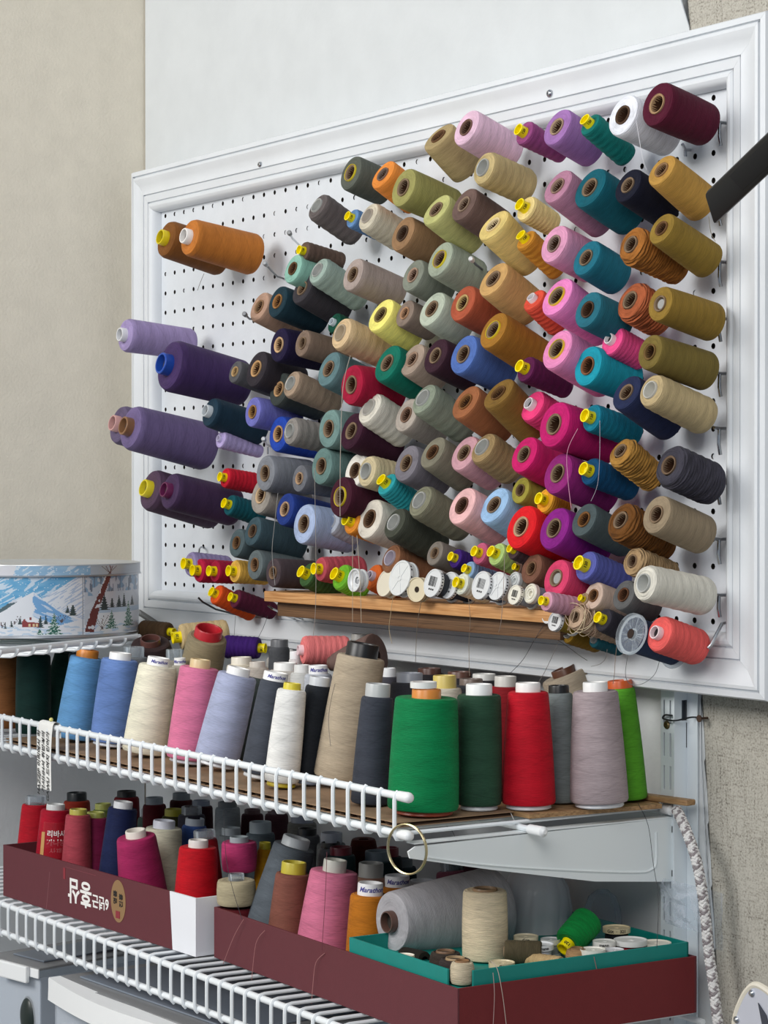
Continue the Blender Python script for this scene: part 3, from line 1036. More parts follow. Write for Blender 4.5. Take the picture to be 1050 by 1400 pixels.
# tangled cone
Fp = PY(786, 843, -.082)
tang = board_spool((786, 843, 17, None, 'bca188', 'B', 'tan cone wrapped in loose tangled thread', {'tilt': 20, 'yF': -.082, 'yb': -.03, 't': .8}))
rt = 17 * depth(Fp) / F_PX
for g in range(3):
    bm = bmesh.new()
    for k in range(9):
        c = Vector((random.uniform(-.004, .004), random.uniform(-.004, .004), .060 + random.uniform(-.022, .004)))
        r = rt * random.uniform(.85, 1.25)
        ph, tx, ty = random.uniform(0, 6.28), random.uniform(-.5, .5), random.uniform(-.5, .5)
        tube(bm, [c + Vector((r * math.cos(a + ph), r * .9 * math.sin(a + ph), tx * r * math.cos(a) + ty * r * math.sin(a) - .004 * math.sin(a / 2))) for a in [i * 6.4 / 26 for i in range(27)]], .00035, 4)
    t_ = link_mesh('loose_thread', bm, strand_mat(('c9ad92', 'd8c6a4', 'b89a84')[g]), tang)
    t_['kind'] = 'stuff'
board_spool((776, 866, 14, None, '8a6a20', 'P', 'mustard brown spool under the tangled cone', {'yF': -.058, 'tilt': 16, 'L': .04}))
board_spool((812, 874, 12, None, '1c5560', 'P', 'petrol blue spool peeping out below the tangled cone', {'yF': -.052, 'tilt': 16, 'L': .035}))

# ================================================================ PEG HOOKS
def peg_hook(label, pts, r=.0016, mat=None, leg=None, knob=None):
    o = thing('peg_hook', label, 'hook', pts[-1], 'wire hooks in the pegboard')
    o.location = (0, 0, 0)
    b0 = Vector(pts[-1])
    o.location = b0
    bm = bmesh.new()
    tube(bm, [Vector(p) - b0 for p in pts], r, 8)
    link_mesh('rod', bm, mat or M_CHROME, o)
    if leg:
        bm = bmesh.new()
        tube(bm, [Vector(p) - b0 for p in leg], r, 8)
        link_mesh('leg', bm, mat or M_CHROME, o)
    if knob:
        bm = bmesh.new()
        p = Vector(pts[0]) - b0
        d = (Vector(pts[0]) - Vector(pts[1])).normalized()
        tube(bm, [p - d * .006, p - d * .005, p + d * .004, p + d * .006], [.0016, .0026, .0030, .0018], 10)
        link_mesh('tip', bm, M_PLAS, o, color=knob)
    return o


def right_hook(hx, hy, leg_px, label):
    h = PY(hx, hy, .0)
    e_ = h + Vector((0, -.020, .0006))
    top = h + Vector((0, -.0135, 0))
    peg_hook(label, [e_, top, h + Vector((0, .003, 0))], .0017, leg=[top, top + Vector((0, -.0005, -leg_px * depth(h) / F_PX * .6)), top + Vector((.0004, .001, -leg_px * depth(h) / F_PX))])


for hx, hy, lp, lb in ((999, 169, 32, 'chrome hook behind the maroon spool'), (999, 284, 26, 'chrome hook behind the golden ochre spool'), (999, 359, 34, 'chrome hook behind the upper olive gold spool'),
                       (999, 436, 32, 'chrome hook behind the plugged olive gold spool'), (999, 511, 32, 'chrome hook behind the dark olive spool'), (998.5, 586, 36, 'chrome hook behind the beige plugged spool'),
                       (998, 660, 30, 'chrome hook behind the charcoal wool spool'), (998, 737, 34, 'chrome hook behind the stone grey spool'), (998, 813, 30, 'chrome hook behind the ivory spool')):
    right_hook(hx, hy, lp, lb)
peg_hook('bright bent hook carrying the coral spool at the corner', [PY(968, 886, -.030), PY(972, 882, -.028), PY(987, 853, -.014), PY(998, 850, .002)], .0016)
peg_hook('grey tipped hook right of the orange brown cone', [PY(363, 361, -.075), PY(370, 369, -.055), PY(379, 378, -.025), PY(388, 381, .002)], .0011, M_DARKW, knob='a9abad')
peg_hook('grey tipped hook above the brown mini cone', [PY(396, 319, -.085), PY(400, 326, -.065), PY(412, 338, -.012), PY(420, 340, .002)], .0012, M_CHROME, knob='8d8f92')
peg_hook('grey tipped hook under the pinkish tan spool', [PY(335, 430, -.100), PY(341, 436, -.080), PY(372, 440, -.012), PY(380, 440, .002)], .0012, M_DARKW, knob='8a8d92')
peg_hook('white tipped hook right of the yellow-ringed sage spool', [PY(645, 355, -.080), PY(651, 362, -.06), PY(664, 372, -.012), PY(670, 372, .002)], .0012, M_DARKW, knob='d9dbdc')
peg_hook('pale tipped hook above the mid grey spool', [PY(361, 601, -.070), PY(365, 608, -.050), PY(374, 612, -.012), PY(380, 611, .002)], .0012, M_CHROME, knob='c9ccd0', leg=[PY(366, 611, -.03), PY(366, 621, -.03)])
peg_hook('small empty wire hook above the lavender mini cone', [PY(272, 757, -.012), PY(273, 750, -.013), PY(275, 748, -.010), PY(279, 748, .003)], .0012, M_CHROME)
peg_hook('black bent wire hook below the orange mini cone', [PY(271, 817, -.085), PY(277, 823, -.08), PY(295, 833, -.055), PY(322, 840, -.018)], .0012, M_DARKW)
peg_hook('long wire hook under the left end of the ledge', [PY(366, 828, -.075), PY(372, 832, -.07), PY(392, 842, -.035), PY(402, 846, -.014)], .0013, M_CHROME)
peg_hook('second long wire hook under the ledge, right one', [PY(380, 826, -.064), PY(386, 831, -.058), PY(402, 843, -.028), PY(414, 846, -.013)], .0013, M_CHROME)
peg_hook('chrome hook left of the golden ochre spool, empty', [PY(933, 197, -.018), PY(937, 205, -.012), PY(945, 205, .002)], .0015, leg=[PY(937, 205, -.012), PY(937, 214, -.012)])

# ================================================================ SHELVES
DECK1, DECK2 = 1.2348, 1.0435
FRONT1, FRONT2 = -.2915, -.2890


def wire_shelf(label, deck, front, x0, x1, lip, caps):
    """lip > 0: the front edge stands up, < 0: hangs down"""
    o = thing('wire_shelf', label, 'shelf', (x1, front, deck), 'white wire shelves')

    def put(name, bm, mat=M_WIRE):
        return under(link_mesh(name, bm, mat), o)
    zt = deck + lip
    for z in (deck, zt):
        bm = bmesh.new()
        tube(bm, [(x0, front, z), (x1, front, z)], .0035, 10)
        put('front_rail', bm)
    for y in (-.16, .016):
        bm = bmesh.new()
        tube(bm, [(x0, y, deck - .0045), (x1 + (.006 if y > 0 else .026), y, deck - .0045)], .0030, 8)
        put('cross_rail', bm)
    n = int((x1 - .012 - x0) / .0254) + 1
    me = None
    for k in range(n):
        x = x1 - .012 - k * .0254
        if me is None:
            bm = bmesh.new()
            s_ = 1 if lip > 0 else -1
            if lip > 0:
                pts_ = [(0, .018 - front, 0), (0, .012, 0), (0, .003, -.0052), (0, -.0026, -.0046), (0, -.0044, -.0015), (0, -.0048, .006), (0, -.0048, lip - .003), (0, -.0040, lip + .0002), (0, -.001, lip + .0042)]
            else:
                pts_ = [(0, .018 - front, .001), (0, .003, .0045), (0, -.0022, .0036), (0, -.0046, 0), (0, -.0048, -.004), (0, -.0048, lip + .004), (0, -.0040, lip - .001), (0, -.001, lip - .0042)]
            tube(bm, pts_, .0019, 6)
            w = link_mesh('wire', bm, M_WIRE, o)
            me = w.data
        else:
            w = bpy.data.objects.new('wire', me)
            COL.objects.link(w)
            w.parent = o
        w.location = Vector((x, front, deck)) - o.location
    if caps:
        for z in (deck, zt):
            bm = bmesh.new()
            tube(bm, [(x1 - .012, front, z), (x1 + .003, front, z), (x1 + .0055, front, z), (x1 + .007, front, z)], [.0046, .0050, .0042, .002], 12)
            put('end_cap', bm, M_WPLAS)
        bm = bmesh.new()
        tube(bm, [(x1 + .006, -.16, deck - .0045), (x1 + .026, -.16, deck - .0045), (x1 + .0285, -.16, deck - .0045)], [.0046, .0050, .002], 12)
        put('end_cap', bm, M_WPLAS)
        bm = bmesh.new()
        tube(bm, [(x1 - .008, .010, deck - .0005), (x1 + .004, .010, deck - .0005), (x1 + .0065, .010, deck - .0005)], [.0046, .0052, .002], 12)
        put('end_cap', bm, M_WPLAS)
    return o


XR1 = PY(556, 1137, FRONT1).x
wire_shelf('white wire shelf with raised front edge carrying the big thread cones', DECK1, FRONT1, -.10, XR1, .0335, True)
wire_shelf('white wire shelf with hanging front edge carrying the maroon boxes', DECK2, FRONT2, -.10, 1.03, -.0335, False)

# cardboard and plank on the upper deck
zc = DECK1 + .0022
bm = bmesh.new()
for k in range(120):
    pass
cardb = thing('corrugated_card_sheet', 'brown corrugated cardboard lining the upper shelf behind the lip', 'cardboard', (.5, -.2, zc))
for a, c in ((zc, zc + .0008), (zc + .0038, zc + .0046)):
    bm = bmesh.new()
    box(bm, .12, XR1 - .03, FRONT1 + .010, -.152, a, c)
    under(link_mesh('liner', bm, M_CARDB, smooth=False), cardb)
bm = bmesh.new()
nx = 300
rows = []
for i in range(nx):
    x = .12 + (XR1 - .03 - .12) * i / (nx - 1)
    z = zc + .0023 + .0014 * math.sin(i * 1.15)
    rows.append((bm.verts.new((x, FRONT1 + .0105, z)), bm.verts.new((x, -.152, z))))
for q, w in zip(rows, rows[1:]):
    bm.faces.new((q[0], w[0], w[1], q[1]))
under(link_mesh('fluting', bm, plain('dark_flute', '4a3525', .9)), cardb)['kind'] = 'stuff'
bm = bmesh.new()
outline_plate(bm, [Vector((PZ(612, 1120, 1.241).x, -.150, 1.2415)), Vector((.985, -.150, 1.2415)), Vector((1.0, -.004, 1.2415)), Vector((.955, .016, 1.2415)), Vector((.74, .016, 1.2415)), Vector((.72, -.150, 1.2415))][::-1], (0, 0, 1), .0042)
tag(link_mesh('rough_board', bm, M_PLYL, smooth=False), 'rough thin board under the green, red and mauve cones', 'board')
bm = bmesh.new()
M4 = Matrix.Translation((.99, .004, 1.2445)) @ Matrix.Rotation(math.radians(8), 4, 'Z')
box(bm, -.10, .036, -.005, .008, -.0028, .0028, .0015, M4)
tag(link_mesh('wood_stick', bm, M_PLYL, smooth=False), 'flat wooden stick at the back right end of the upper shelf', 'stick')

# bracket
BX = .9935
br = thing('shelf_bracket', 'pale grey steel bracket under the right end of the upper shelf', 'bracket', (BX, .02, 1.2))
zt = DECK1 - .0085
prof = [(.018, zt), (-.282, zt - .002), (-.290, zt - .006), (-.288, zt - .012), (-.20, zt - .030), (-.08, zt - .052), (.018, zt - .0615)]
bm = bmesh.new()
outline_plate(bm, [Vector((BX, y, z)) for y, z in prof][::-1], (1, 0, 0), .0022)
under(link_mesh('side_plate', bm, M_BRACKET, smooth=False), br)
bm = bmesh.new()
inner = [(.000, zt - .010), (-.10, zt - .011), (-.105, zt - .018), (-.02, zt - .045), (.004, zt - .047)]
tube(bm, spline([(BX + .0002, y, z) for y, z in ((-.27, zt - .0125), (-.20, zt - .026), (-.10, zt - .040), (-.03, zt - .048), (-.012, zt - .047), (-.006, zt - .040), (-.006, zt - .012))]), .0012, 6)
under(link_mesh('pressed_rib', bm, M_BRACKET), br)
bm = bmesh.new()
box(bm, BX - .012, BX + .0004, -.284, .018, zt, zt + .0012)
under(link_mesh('top_flange', bm, M_BRACKET, smooth=False), br)
for dz in (-.008, -.05):
    bm = bmesh.new()
    box(bm, BX + .0002, BX + .0008, .0135, .0165, zt + dz - .006, zt + dz)
    under(link_mesh('hook_slot', bm, M_VOID, smooth=False), br)

# slotted standard on the wall
up0, up1 = PY(908, 965, .018).x, PY(928, 965, .018).x
uy = .014
std = thing('slotted_standard', 'white slotted steel upright holding the shelf bracket', 'upright', (up0, .026, 1.2))


def put_std(name, bm, mat=M_STEELW):
    return under(link_mesh(name, bm, mat, smooth=False), std)


bm = bmesh.new()
sw, pitch = .0022, .0420
s1, s2 = up0 + .0035, up0 + .0125
ztop = 1.3478
zs = []
z = PY(912, 957, uy).z
while z > .7:
    zs.append((z - .0225, z))
    z -= .0315
cols = [(up0, s1), (s1 + sw, s2), (s2 + sw, up1)]
for a, c in cols:
    box(bm, a, c, uy, uy + .0016, .6, ztop)
prev = ztop
for a, c in zs:
    for s_ in (s1, s2):
        box(bm, s_, s_ + sw, uy, uy + .0016, c, prev)
    prev = a
put_std('slotted_face', bm)
bm = bmesh.new()
fx1 = up1 + .0022
ya, yb_, yc = PX(932, 970, fx1).y, PX(938, 1000, fx1).y, PX(944, 970, fx1).y
za, zb2, zc2, zd = PX(938, 957, fx1).z, PX(938, 985, fx1).z, PX(938, 988, fx1).z, PX(941, 1022, fx1).z
fy0, fy1 = uy - .0035, .0285
for a, c, d, e_ in ((fy0, ya, .6, ztop), (yc, fy1, .6, ztop), (ya, yc, za, ztop), (ya, yc, .6, zd), (ya, yb_, zd, zc2), (ya, yc, zc2, zb2)):
    box(bm, up1 + .0006, fx1, a, c, d, e_)
box(bm, up0, up0 + .0012, uy + .0016, .0285, .6, ztop)
put_std('side_flange', bm)
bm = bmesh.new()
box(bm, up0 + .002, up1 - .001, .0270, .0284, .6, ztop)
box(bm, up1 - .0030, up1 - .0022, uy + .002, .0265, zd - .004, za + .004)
put_std('slot_shadow_back', bm, plain('slot_shade_steel', '5a6068', .6))  # channel back steel, greyed so the slot shade is in its colour
px0, px1 = up1 + .0024, PY(953, 965, .026).x
bm = bmesh.new()
box(bm, px0, px1, .0262, .0276, .6, ztop)
put_std('cover_plate', bm)
p = PY(912, 991, uy)
bm = bmesh.new()
lathe(bm, [(0, -.002), (.0042, -.002), (.0042, .0006), (.0030, .0020), (.0016, .0021), (.0014, .0010), (0, .0010)], 14)
s = link_mesh('brass_screw', bm, plain('old_brass', '7a6a4c', .4, .9))
s.matrix_world = Matrix.Translation(p) @ Matrix.Rotation(math.pi / 2, 4, 'X')
under(s, std)
w0, w1 = PY(909, 981, uy - .002), PY(962, 982, .026)
bm = bmesh.new()
tube(bm, spline([w1, w1 + Vector((-.012, -.004, .0002)), w0 + Vector((.02, -.004, -.001)), w0 + Vector((.002, -.003, -.001)), w0 + Vector((-.001, -.001, .0010)), w0 + Vector((.004, -.002, .003)), w0 + Vector((.013, -.002, .003))]), .0009, 6)
t = tag(link_mesh('tie_wire', bm, M_DARKW), 'thin wire across the slotted upright to the nail', 'wire')
bm = bmesh.new()
lathe(bm, [(0, 0), (.0035, 0), (.0035, .0008), (.0012, .001), (.0012, .012), (0, .012)], 10)
s = link_mesh('nail', bm, plain('rusty_steel', '5e4a40', .6, .6))
s.matrix_world = Matrix.Translation(w1 + Vector((0, -.006, 0))) @ Matrix.Rotation(-math.pi / 2, 4, 'X')
tag(s, 'rusty nail head in the grey wallpaper', 'nail')

# ================================================================ CONES ON THE SHELVES
ZF1, ZF2 = 1.2415, 1.0510


def cone(T, B, rt, rb, color, core, label, rc=None, hc=None, group=None, mark=None, plug=None, cat='thread cone', mat=None, name='thread_cone'):
    T, B = Vector(T), Vector(B)
    ax = T - B
    L = ax.length
    rc = rc or rt * .58
    hc = hc if hc is not None else .0095
    q = frame_rot(ax, B)
    o = thing(name, label, cat, B, group, q)
    z0 = .004 if plug else 0.0
    bm = bmesh.new()
    lathe(bm, [(r, z0 + z * (L - z0) / L) for r, z in body_profile(rc * .9, rb, rt, L, .0032, 12, bulge=.0006)], 40)
    link_mesh('thread_winding', bm, mat or M_CONE, o, color=color)
    if hc > 0:
        bm = bmesh.new()
        lathe(bm, [(rc * .8, L - .012), (rc * 1.02, L - .012), (rc * 1.0, L + hc - .001), (rc * .96, L + hc), (rc * .86, L + hc), (rc * .83, L + hc - .001), (rc * .8, L - .002)], 28, closed=True)
        clr = core == 'clear'
        link_mesh('core_tube', bm, M_CLEAR if clr else M_PLAS, o, color='d9dee2' if clr else core)
        bm = bmesh.new()
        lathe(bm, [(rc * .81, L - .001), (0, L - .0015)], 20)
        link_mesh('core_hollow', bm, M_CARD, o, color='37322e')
    if plug:
        bm = bmesh.new()
        lathe(bm, [(0, 0), (rb * .80, 0), (rb * .84, .001), (rb * .80, .0045), (0, .0045)], 28)
        link_mesh('base_plug', bm, M_PLAS, o, color=plug)
    if mark:
        w = wrap_text('lettering', mark, hc * .62, rc * 1.0, L + hc * .48, .1, M_INKBLUE, o, shear=.35)
        w['label'] = 'violet script printed on the core'
    return o


def sc(px, p):
    return px * depth(p) / F_PX


def stand(tx, ty, bx, Y, rt, rb, color, core, label, zf=ZF1, group='thread cones on the upper shelf', dd=0.0, **k):
    """upright or leaning cone: top centre seen at (tx, ty) in the plane y = Y, foot at column bx on the shelf"""
    b0 = PY(bx, 700, Y)
    B = Vector((b0.x, Y, zf))
    T = CAM + ray(tx, ty) * (depth(B) + dd)
    h_ = Vector((T.x - B.x, T.y - B.y, 0)).length
    B.z += sc(rb, B) * h_ / max(.02, T.z - B.z) * 1.05 + .0006
    rcp = k.pop('rcp', None)
    if rcp:
        k['rc'] = sc(rcp, T)
    return cone(T, B, sc(rt, T), sc(rb, B), color, core, label, group=group, **k)


zc1 = 1.2420
U = 'thread cones on the upper shelf'
MK = 'Marathon'
stand(8, 894, 6, -.236, 20, 22, '80522f', '1f4e86', 'brown cone with blue core at the far left of the upper shelf')
stand(46, 895, 45, -.232, 23, 24, '12302c', '5e6a6a', 'blackish green cone second from the left of the upper shelf', rcp=14)
stand(92, 893, 72, -.190, 17, 24, '163a33', '3a4a48', 'dark bottle green cone leaning behind the light blue cone', hc=.002)
stand(119, 898, 100, -.232, 23, 26, '6ba2d4', 'e08a34', 'light sky blue cone with orange core on the upper shelf', rcp=15, hc=.0085)
stand(164, 901, 150, -.226, 25, 28, '6d8cc8', 'f4f4f2', 'medium blue cone with white core right of the light blue cone', rcp=15, hc=.0075, plug='dfe3ea')
stand(216, 909, 196, -.234, 26, 30, 'ece8d2', 'f4f4f2', 'cream white cone on the upper shelf', rcp=15.5, hc=.0085, mark=MK)
stand(273, 912, 256, -.233, 27, 30, 'd8799c', 'd9c294', 'pink cone with tan core on the upper shelf', rcp=14, hc=.0085, plug='c9ccd2')
stand(325, 922, 294, -.231, 27, 31, 'a9b0cc', 'f2f2f0', 'lilac blue cone with white core on the upper shelf', rcp=16, hc=.0075, plug='e6e8ec')
stand(352, 926, 328, -.168, 17, 20, '3e4644', 'd9d9d6', 'dark slate cone leaning behind the lilac blue cone', hc=.003)
stand(376, 930, 352, -.236, 20, 24, '474c56', 'f4f4f2', 'charcoal cone between lilac and fuzzy white cones', rcp=17, hc=.0085, mark=MK, plug='e6e8ea')
stand(399, 942, 384, -.247, 20, 24, 'ebebe8', 'dccb3c', 'fuzzy bright white cone with yellow core', rcp=12, hc=.006, plug='d2bc32')
stand(436, 937, 419, -.214, 18, 20, '22262c', 'c9cdd2', 'black cone left of the tall beige cone', rcp=14, hc=.0085, plug='9aa4b4')
stand(494, 897, 464, -.195, 33, 37, 'b3a48e', '17181b', 'tall beige cone with black core, the tallest on the upper shelf', rcp=22, hc=.013, plug='26282c')
stand(516, 952, 506, -.240, 22, 27, '3b3f49', 'b9bcbc', 'charcoal cone with frosted core left of the big green cone', rcp=17, hc=.012)
stand(583, 953, 578, -.235, 43, 49, '087a46', 'dd8a3c', 'big bright green cone at the right of the upper shelf', rcp=20, hc=.0075, plug='a2452f')
b0 = PY(579, 936, -.235)
bm = bmesh.new()
hollow(bm, .0122, .0098, 0, .0055, 24)
w = link_mesh('plastic_ring', bm, M_PLAS, color='e8e8e6')
w.location = (b0.x, -.235, PY(583, 953, -.235).z + .0082)
tag(w, 'white ring stacked on the orange core of the green cone', 'ring')
stand(655, 949, 655, -.172, 30, 31, '2a4a38', 'f2f4f4', 'dark forest green cone right of the big green cone', rcp=18, hc=.0095, plug='d4d8dc')
stand(722, 945, 723, -.130, 28, 37, 'bb1426', 'f2efec', 'bright red cone on the rough board', rcp=17, hc=.008, plug='dfe1e4')
stand(764, 947, 768, -.080, 19, 23, '7c8484', '17181a', 'grey cone with black core behind the red cone', rcp=14, hc=.007)
stand(814, 944, 820, -.070, 31, 40, 'a5979a', 'f0f0ee', 'mauve grey cone at the right end of the upper shelf', rcp=17, hc=.008, plug='dcdee2')
stand(848, 940, 860, -.018, 20, 26, '58a02c', 'cc5a22', 'lime green cone leaning right behind the mauve grey cone', rcp=17, hc=.007)
T = PY(772, 921, -.022)
cone(T, CAM + ray(812, 1022) * depth(T), sc(34, T), sc(37, T), 'a39684', '5e3c2c', 'beige cone leaning far left behind the grey cone', group=U, hc=.006, rc=sc(17, T))
stand(691, 938, 690, -.060, 22, 26, '8c1c24', 'd4d2cc', 'dark red cone with cloudy core behind forest green and red cones', rcp=15, hc=.010)
# second row: tops and cores
for (x, y, col, cc, rcp, h, lab, mk) in (
        (386, 899, 'd0ccc4', 'ececea', 15, .009, 'pale cone with broad white core in the second row', None),
        (390, 916, 'c4beb6', 'f0f0ee', 16, .008, 'pale cone with white core just behind the charcoal cone', None),
        (352, 912, 'b8b0a6', 'c9c2b8', 11, .006, 'beige cone with dull core behind the lilac blue cone', None),
        (435, 921, 'b9bec6', 'f0f0f2', 13, .009, 'pale cone with script printed core behind the black cone', MK),
        (413, 919, 'c9c9c6', 'e0e0de', 11, .008, 'grey white cone squeezed behind the fuzzy white cone', None),
        (532, 925, '4b4a52', 'eef0f2', 9, .009, 'dark cone with white core right of the tall beige cone', None),
        (560, 932, '34343a', '9ea2ac', 18, .009, 'black cone with grey flanged core behind the green cone', None),
        (608, 940, 'cfc8b8', 'd8c26c', 16, .012, 'cream cone with ribbed yellow core behind the green cone', None),
        (644, 936, '3a3c42', '74665e', 16, .006, 'graphite cone with brown core behind the forest green cone', None),
        (330, 908, 'd8d0bc', 'e8e2d2', 14, .008, 'ecru cone with cream core behind the pink cone', None),
        (246, 909, 'c9c4b4', 'f0f0ee', 8, .008, 'ivory cone mostly hidden between cream and pink cones', MK),
        (108, 892, '5a5e62', 'clear', 10, .008, 'dark cone with clear core behind the light blue cone', None),
        (183, 898, '74787c', 'clear', 14, .012, 'grey cone with clear cup core behind the medium blue cone', None),
        (238, 902, '8e8a80', 'clear', 11, .012, 'olive cone with clear cup core behind the cream cone', None)):
    T = PZ(x, y, 1.345)
    T.y = max(min(T.y, -.05), -.185)
    Y = T.y
    T = PY(x, y, Y)
    r = sc(rcp, T)
    stand(x, y, x + random.uniform(-4, 2), Y, rcp * 1.45, rcp * 1.6, col, cc, lab, rcp=rcp, hc=h, mark=mk)
for (x, y, cc, lab) in ((587, 921, '5e3d33', 'dark cone with brown core at the back, left one'), (628, 926, '66453a', 'dark cone with brown core at the back, right one'), (662, 929, 'dcdcd8', 'dark cone with whitish core at the back wall')):
    stand(x, y, x, -.030, 24, 26, '2e2c30', cc, lab, rcp=16, hc=.006)
# things lying on top of the cones


def lie(F_, Bk, rf, rb, color, typ, label, core=None, **k):
    F_, Bk = Vector(F_), Vector(Bk)
    ax = F_ - Bk
    return spool('thread_cone', label, Bk, ax, ax.length, rb, rf, color, typ, 'thread cone', 'cones lying on the upper shelf', **k)


F_ = PY(413, 889, -.115)
lie(F_, F_ + RT * .050 + FW * .014 + Vector((0, 0, -.002)), sc(20, F_), sc(21, F_), 'e47c7c', 'W:f0d4d8', 'salmon cone lying on its side on top of the white cores')
F_ = PY(355, 886, -.060)
lie(F_, F_ - RT * .042 + FW * .012 + Vector((0, 0, .001)), sc(15, F_), sc(16, F_), '3a1c66', 'Y', 'dark purple mini cone lying with its yellow cap to the right')
F_ = PY(246, 871, -.120)
lie(F_, F_ + Vector((.015, .056, .0045)), sc(18, F_), sc(18, F_), 'c9b286', 'Y', 'sand beige mini cone lying with yellow cap forward')
F_ = PY(232, 864, -.095)
lie(F_, F_ - RT * .036 + FW * .022 + Vector((0, 0, .002)), sc(13, F_), sc(13, F_), '54402c', 'Y', 'dark brown mini cone lying right of the tin')
T = PY(206, 879, -.150)
cone(T, T - (Vector((0, 0, .92)) - FW * .40).normalized() * .034, sc(27, T), sc(33, T), '3a2c2c', '5c3a34', 'wide dark brown cone with brown core beside the tin', rc=sc(14, T), hc=.006, group=U)
T = PY(284, 870, -.150)
cone(T, PY(266, 960, -.150), sc(27, T), sc(30, T), '8f8368', 'b8202c', 'olive taupe cone with red core behind the pink cone', rc=sc(19, T), hc=.010, group=U)
Bb = PY(515, 896, -.095)
ax = (-RT * .80 + FW * .50 + Vector((0, 0, -.18))).normalized()
cone(Bb + ax * .055, Bb, sc(14, Bb), sc(31, Bb), '6b5650', '5a4038', 'brown cone lying on its side behind the tall beige cone', rc=.008, hc=.004, group='cones lying on the upper shelf')
stand(492, 874, 490, -.030, 14, 18, '8a8a88', 'a9a7a2', 'grey cone with dull core behind the lying brown cone', rcp=12, hc=.006)
T = PY(382, 884, -.075)
cone(T, T + Vector((0, 0, -.09)), sc(14, T), sc(17, T), '4e5054', '66686c', 'dark grey cone with grey core right of the purple mini cone', rc=sc(12, T), hc=.008, group=U)
stand(404, 899, 403, -.11, 9, 13, 'd6d2d2', 'eef0f2', 'small pale cone tucked under the salmon cone', rcp=8, hc=.007)

# ================================================================ MAROON BOXES ON THE LOWER SHELF
def open_box(label, org, ang, L, D, H, m_front, m_side, white_from=None):
    o = thing('cardboard_box', label, 'box', org, 'maroon cardboard boxes')
    o.rotation_euler = (0, 0, math.radians(ang))
    t = .0022

    def pnl(name, a, mat):
        bm = bmesh.new()
        box(bm, *a, .0004)
        return link_mesh(name, bm, mat, o, smooth=False)
    if white_from:
        bm = bmesh.new()
        outline_plate(bm, [Vector((0, 0, 0)), Vector((white_from + .006, 0, 0)), Vector((white_from, 0, H)), Vector((0, 0, H))], (0, -1, 0), t)
        link_mesh('front_panel', bm, m_front, o, smooth=False)
        bm = bmesh.new()
        outline_plate(bm, [Vector((white_from + .0062, .0001, 0)), Vector((L, .0001, 0)), Vector((L, .0001, H)), Vector((white_from + .0002, .0001, H))], (0, -1, 0), t)
        link_mesh('white_flap', bm, M_PAPERW, o, smooth=False)['label'] = 'unprinted white end of the box front'
    else:
        pnl('front_panel', (0, L, 0, t, 0, H), m_front)
    pnl('back_panel', (0, L, D - t, D, 0, H), m_front)
    pnl('side_panel', (0, t, t, D - t, 0, H), m_front)
    pnl('side_panel', (L - t, L, t, D - t, 0, H), m_side)
    pnl('base_panel', (t, L - t, t, D - t, 0, t), m_front)
    return o


ZB = DECK2 + .0066
b1 = open_box('long maroon box with white Korean lettering on the lower shelf', (.108, -.2795, ZB), 2.2, .449, .255, .0615, M_MAROON, M_PAPERW, .395)
b2 = open_box('wine red box with a teal tray at the right of the lower shelf', (.5685, -.2470, ZB), -2.0, .462, .268, .0530, M_MAROON, M_MAROON2)
# print on the first box: lettering is upside down because the box stands on its head
RX = Matrix.Rotation(math.pi / 2, 4, 'X')


def prn(body, size, x, z, mat, up=False, **k):
    Mx = Matrix.Translation((x, -.0002, z)) @ RX @ (Matrix.Rotation(math.pi, 4, 'Z') if up else Matrix())
    w = link_mesh('lettering', text_bm(body, size, Mx, .0001, **k), mat, b1, smooth=False)
    w['label'] = 'upside down Korean lettering on the box front'
    return w


prn('홍삼', .0310, .1945, .0330, M_INKW, True)
prn('6년근', .0165, .2430, .0275, M_INKW, True)
bm = bmesh.new()
for k in range(40):
    pass
el = [Vector((.284 + .0165 * math.cos(a), -.0004, .0345 + .0235 * math.sin(a))) for a in [2 * math.pi * k / 40 for k in range(40)]]
outline_plate(bm, el, (0, -1, 0), .0003)
link_mesh('gold_seal', bm, M_GOLD, b1, smooth=False)['label'] = 'oval gold seal on the box front'
for txt, x, z in (('명품', .278, .038), ('진홍', .291, .036)):
    Mx = Matrix.Translation((x, -.0006, z)) @ RX @ Matrix.Rotation(math.pi / 2, 4, 'Z')
    link_mesh('lettering', text_bm(txt, .0086, Mx, .0001), M_INK, b1, smooth=False)
bm = bmesh.new()
box(bm, .279, .288, -.0008, -.0005, .0155, .0235)
box(bm, .1545, .1595, -.0003, -.0001, .0415, .0545)
link_mesh('seal_mark', bm, plain('dark_red_ink', '8e2b36', .6), b1, smooth=False)
bm = bmesh.new()
box(bm, .160, .232, -.0003, -.0001, .0556, .0560)
link_mesh('print_line', bm, plain('dull_red_ink', '8a434c', .6), b1, smooth=False)

# tray inside the second box
tr = thing('teal_tray', 'shallow teal tray set into the wine red box, full of small reels', 'tray', b2.location, None)
tr.rotation_euler = b2.rotation_euler
tz0, tz1 = .0460, .0660
x0, x1, y0, y1 = .271, .4575, .0035, .262
t = .0022
for nm, a in (('front_wall', (x0, x1 - .017, y0, y0 + t, tz0, tz1)), ('side_wall', (x0, x0 + t, y0 + t, y1, tz0, tz1)), ('side_wall', (x1 - t, x1, y0 + .016, y1, tz0, tz1)), ('back_wall', (x0, x1, y1 - t, y1, tz0, tz1)), ('tray_floor', (x0, x1, y0, y1, tz0 + .003, tz0 + .005))):
    bm = bmesh.new()
    box(bm, *a, .0004)
    link_mesh(nm, bm, M_TEAL, tr, smooth=False)
TZ = ZB + tz0 + .005
TRM = Matrix.Translation(b2.location) @ Matrix.Rotation(math.radians(-2.0), 4, 'Z')


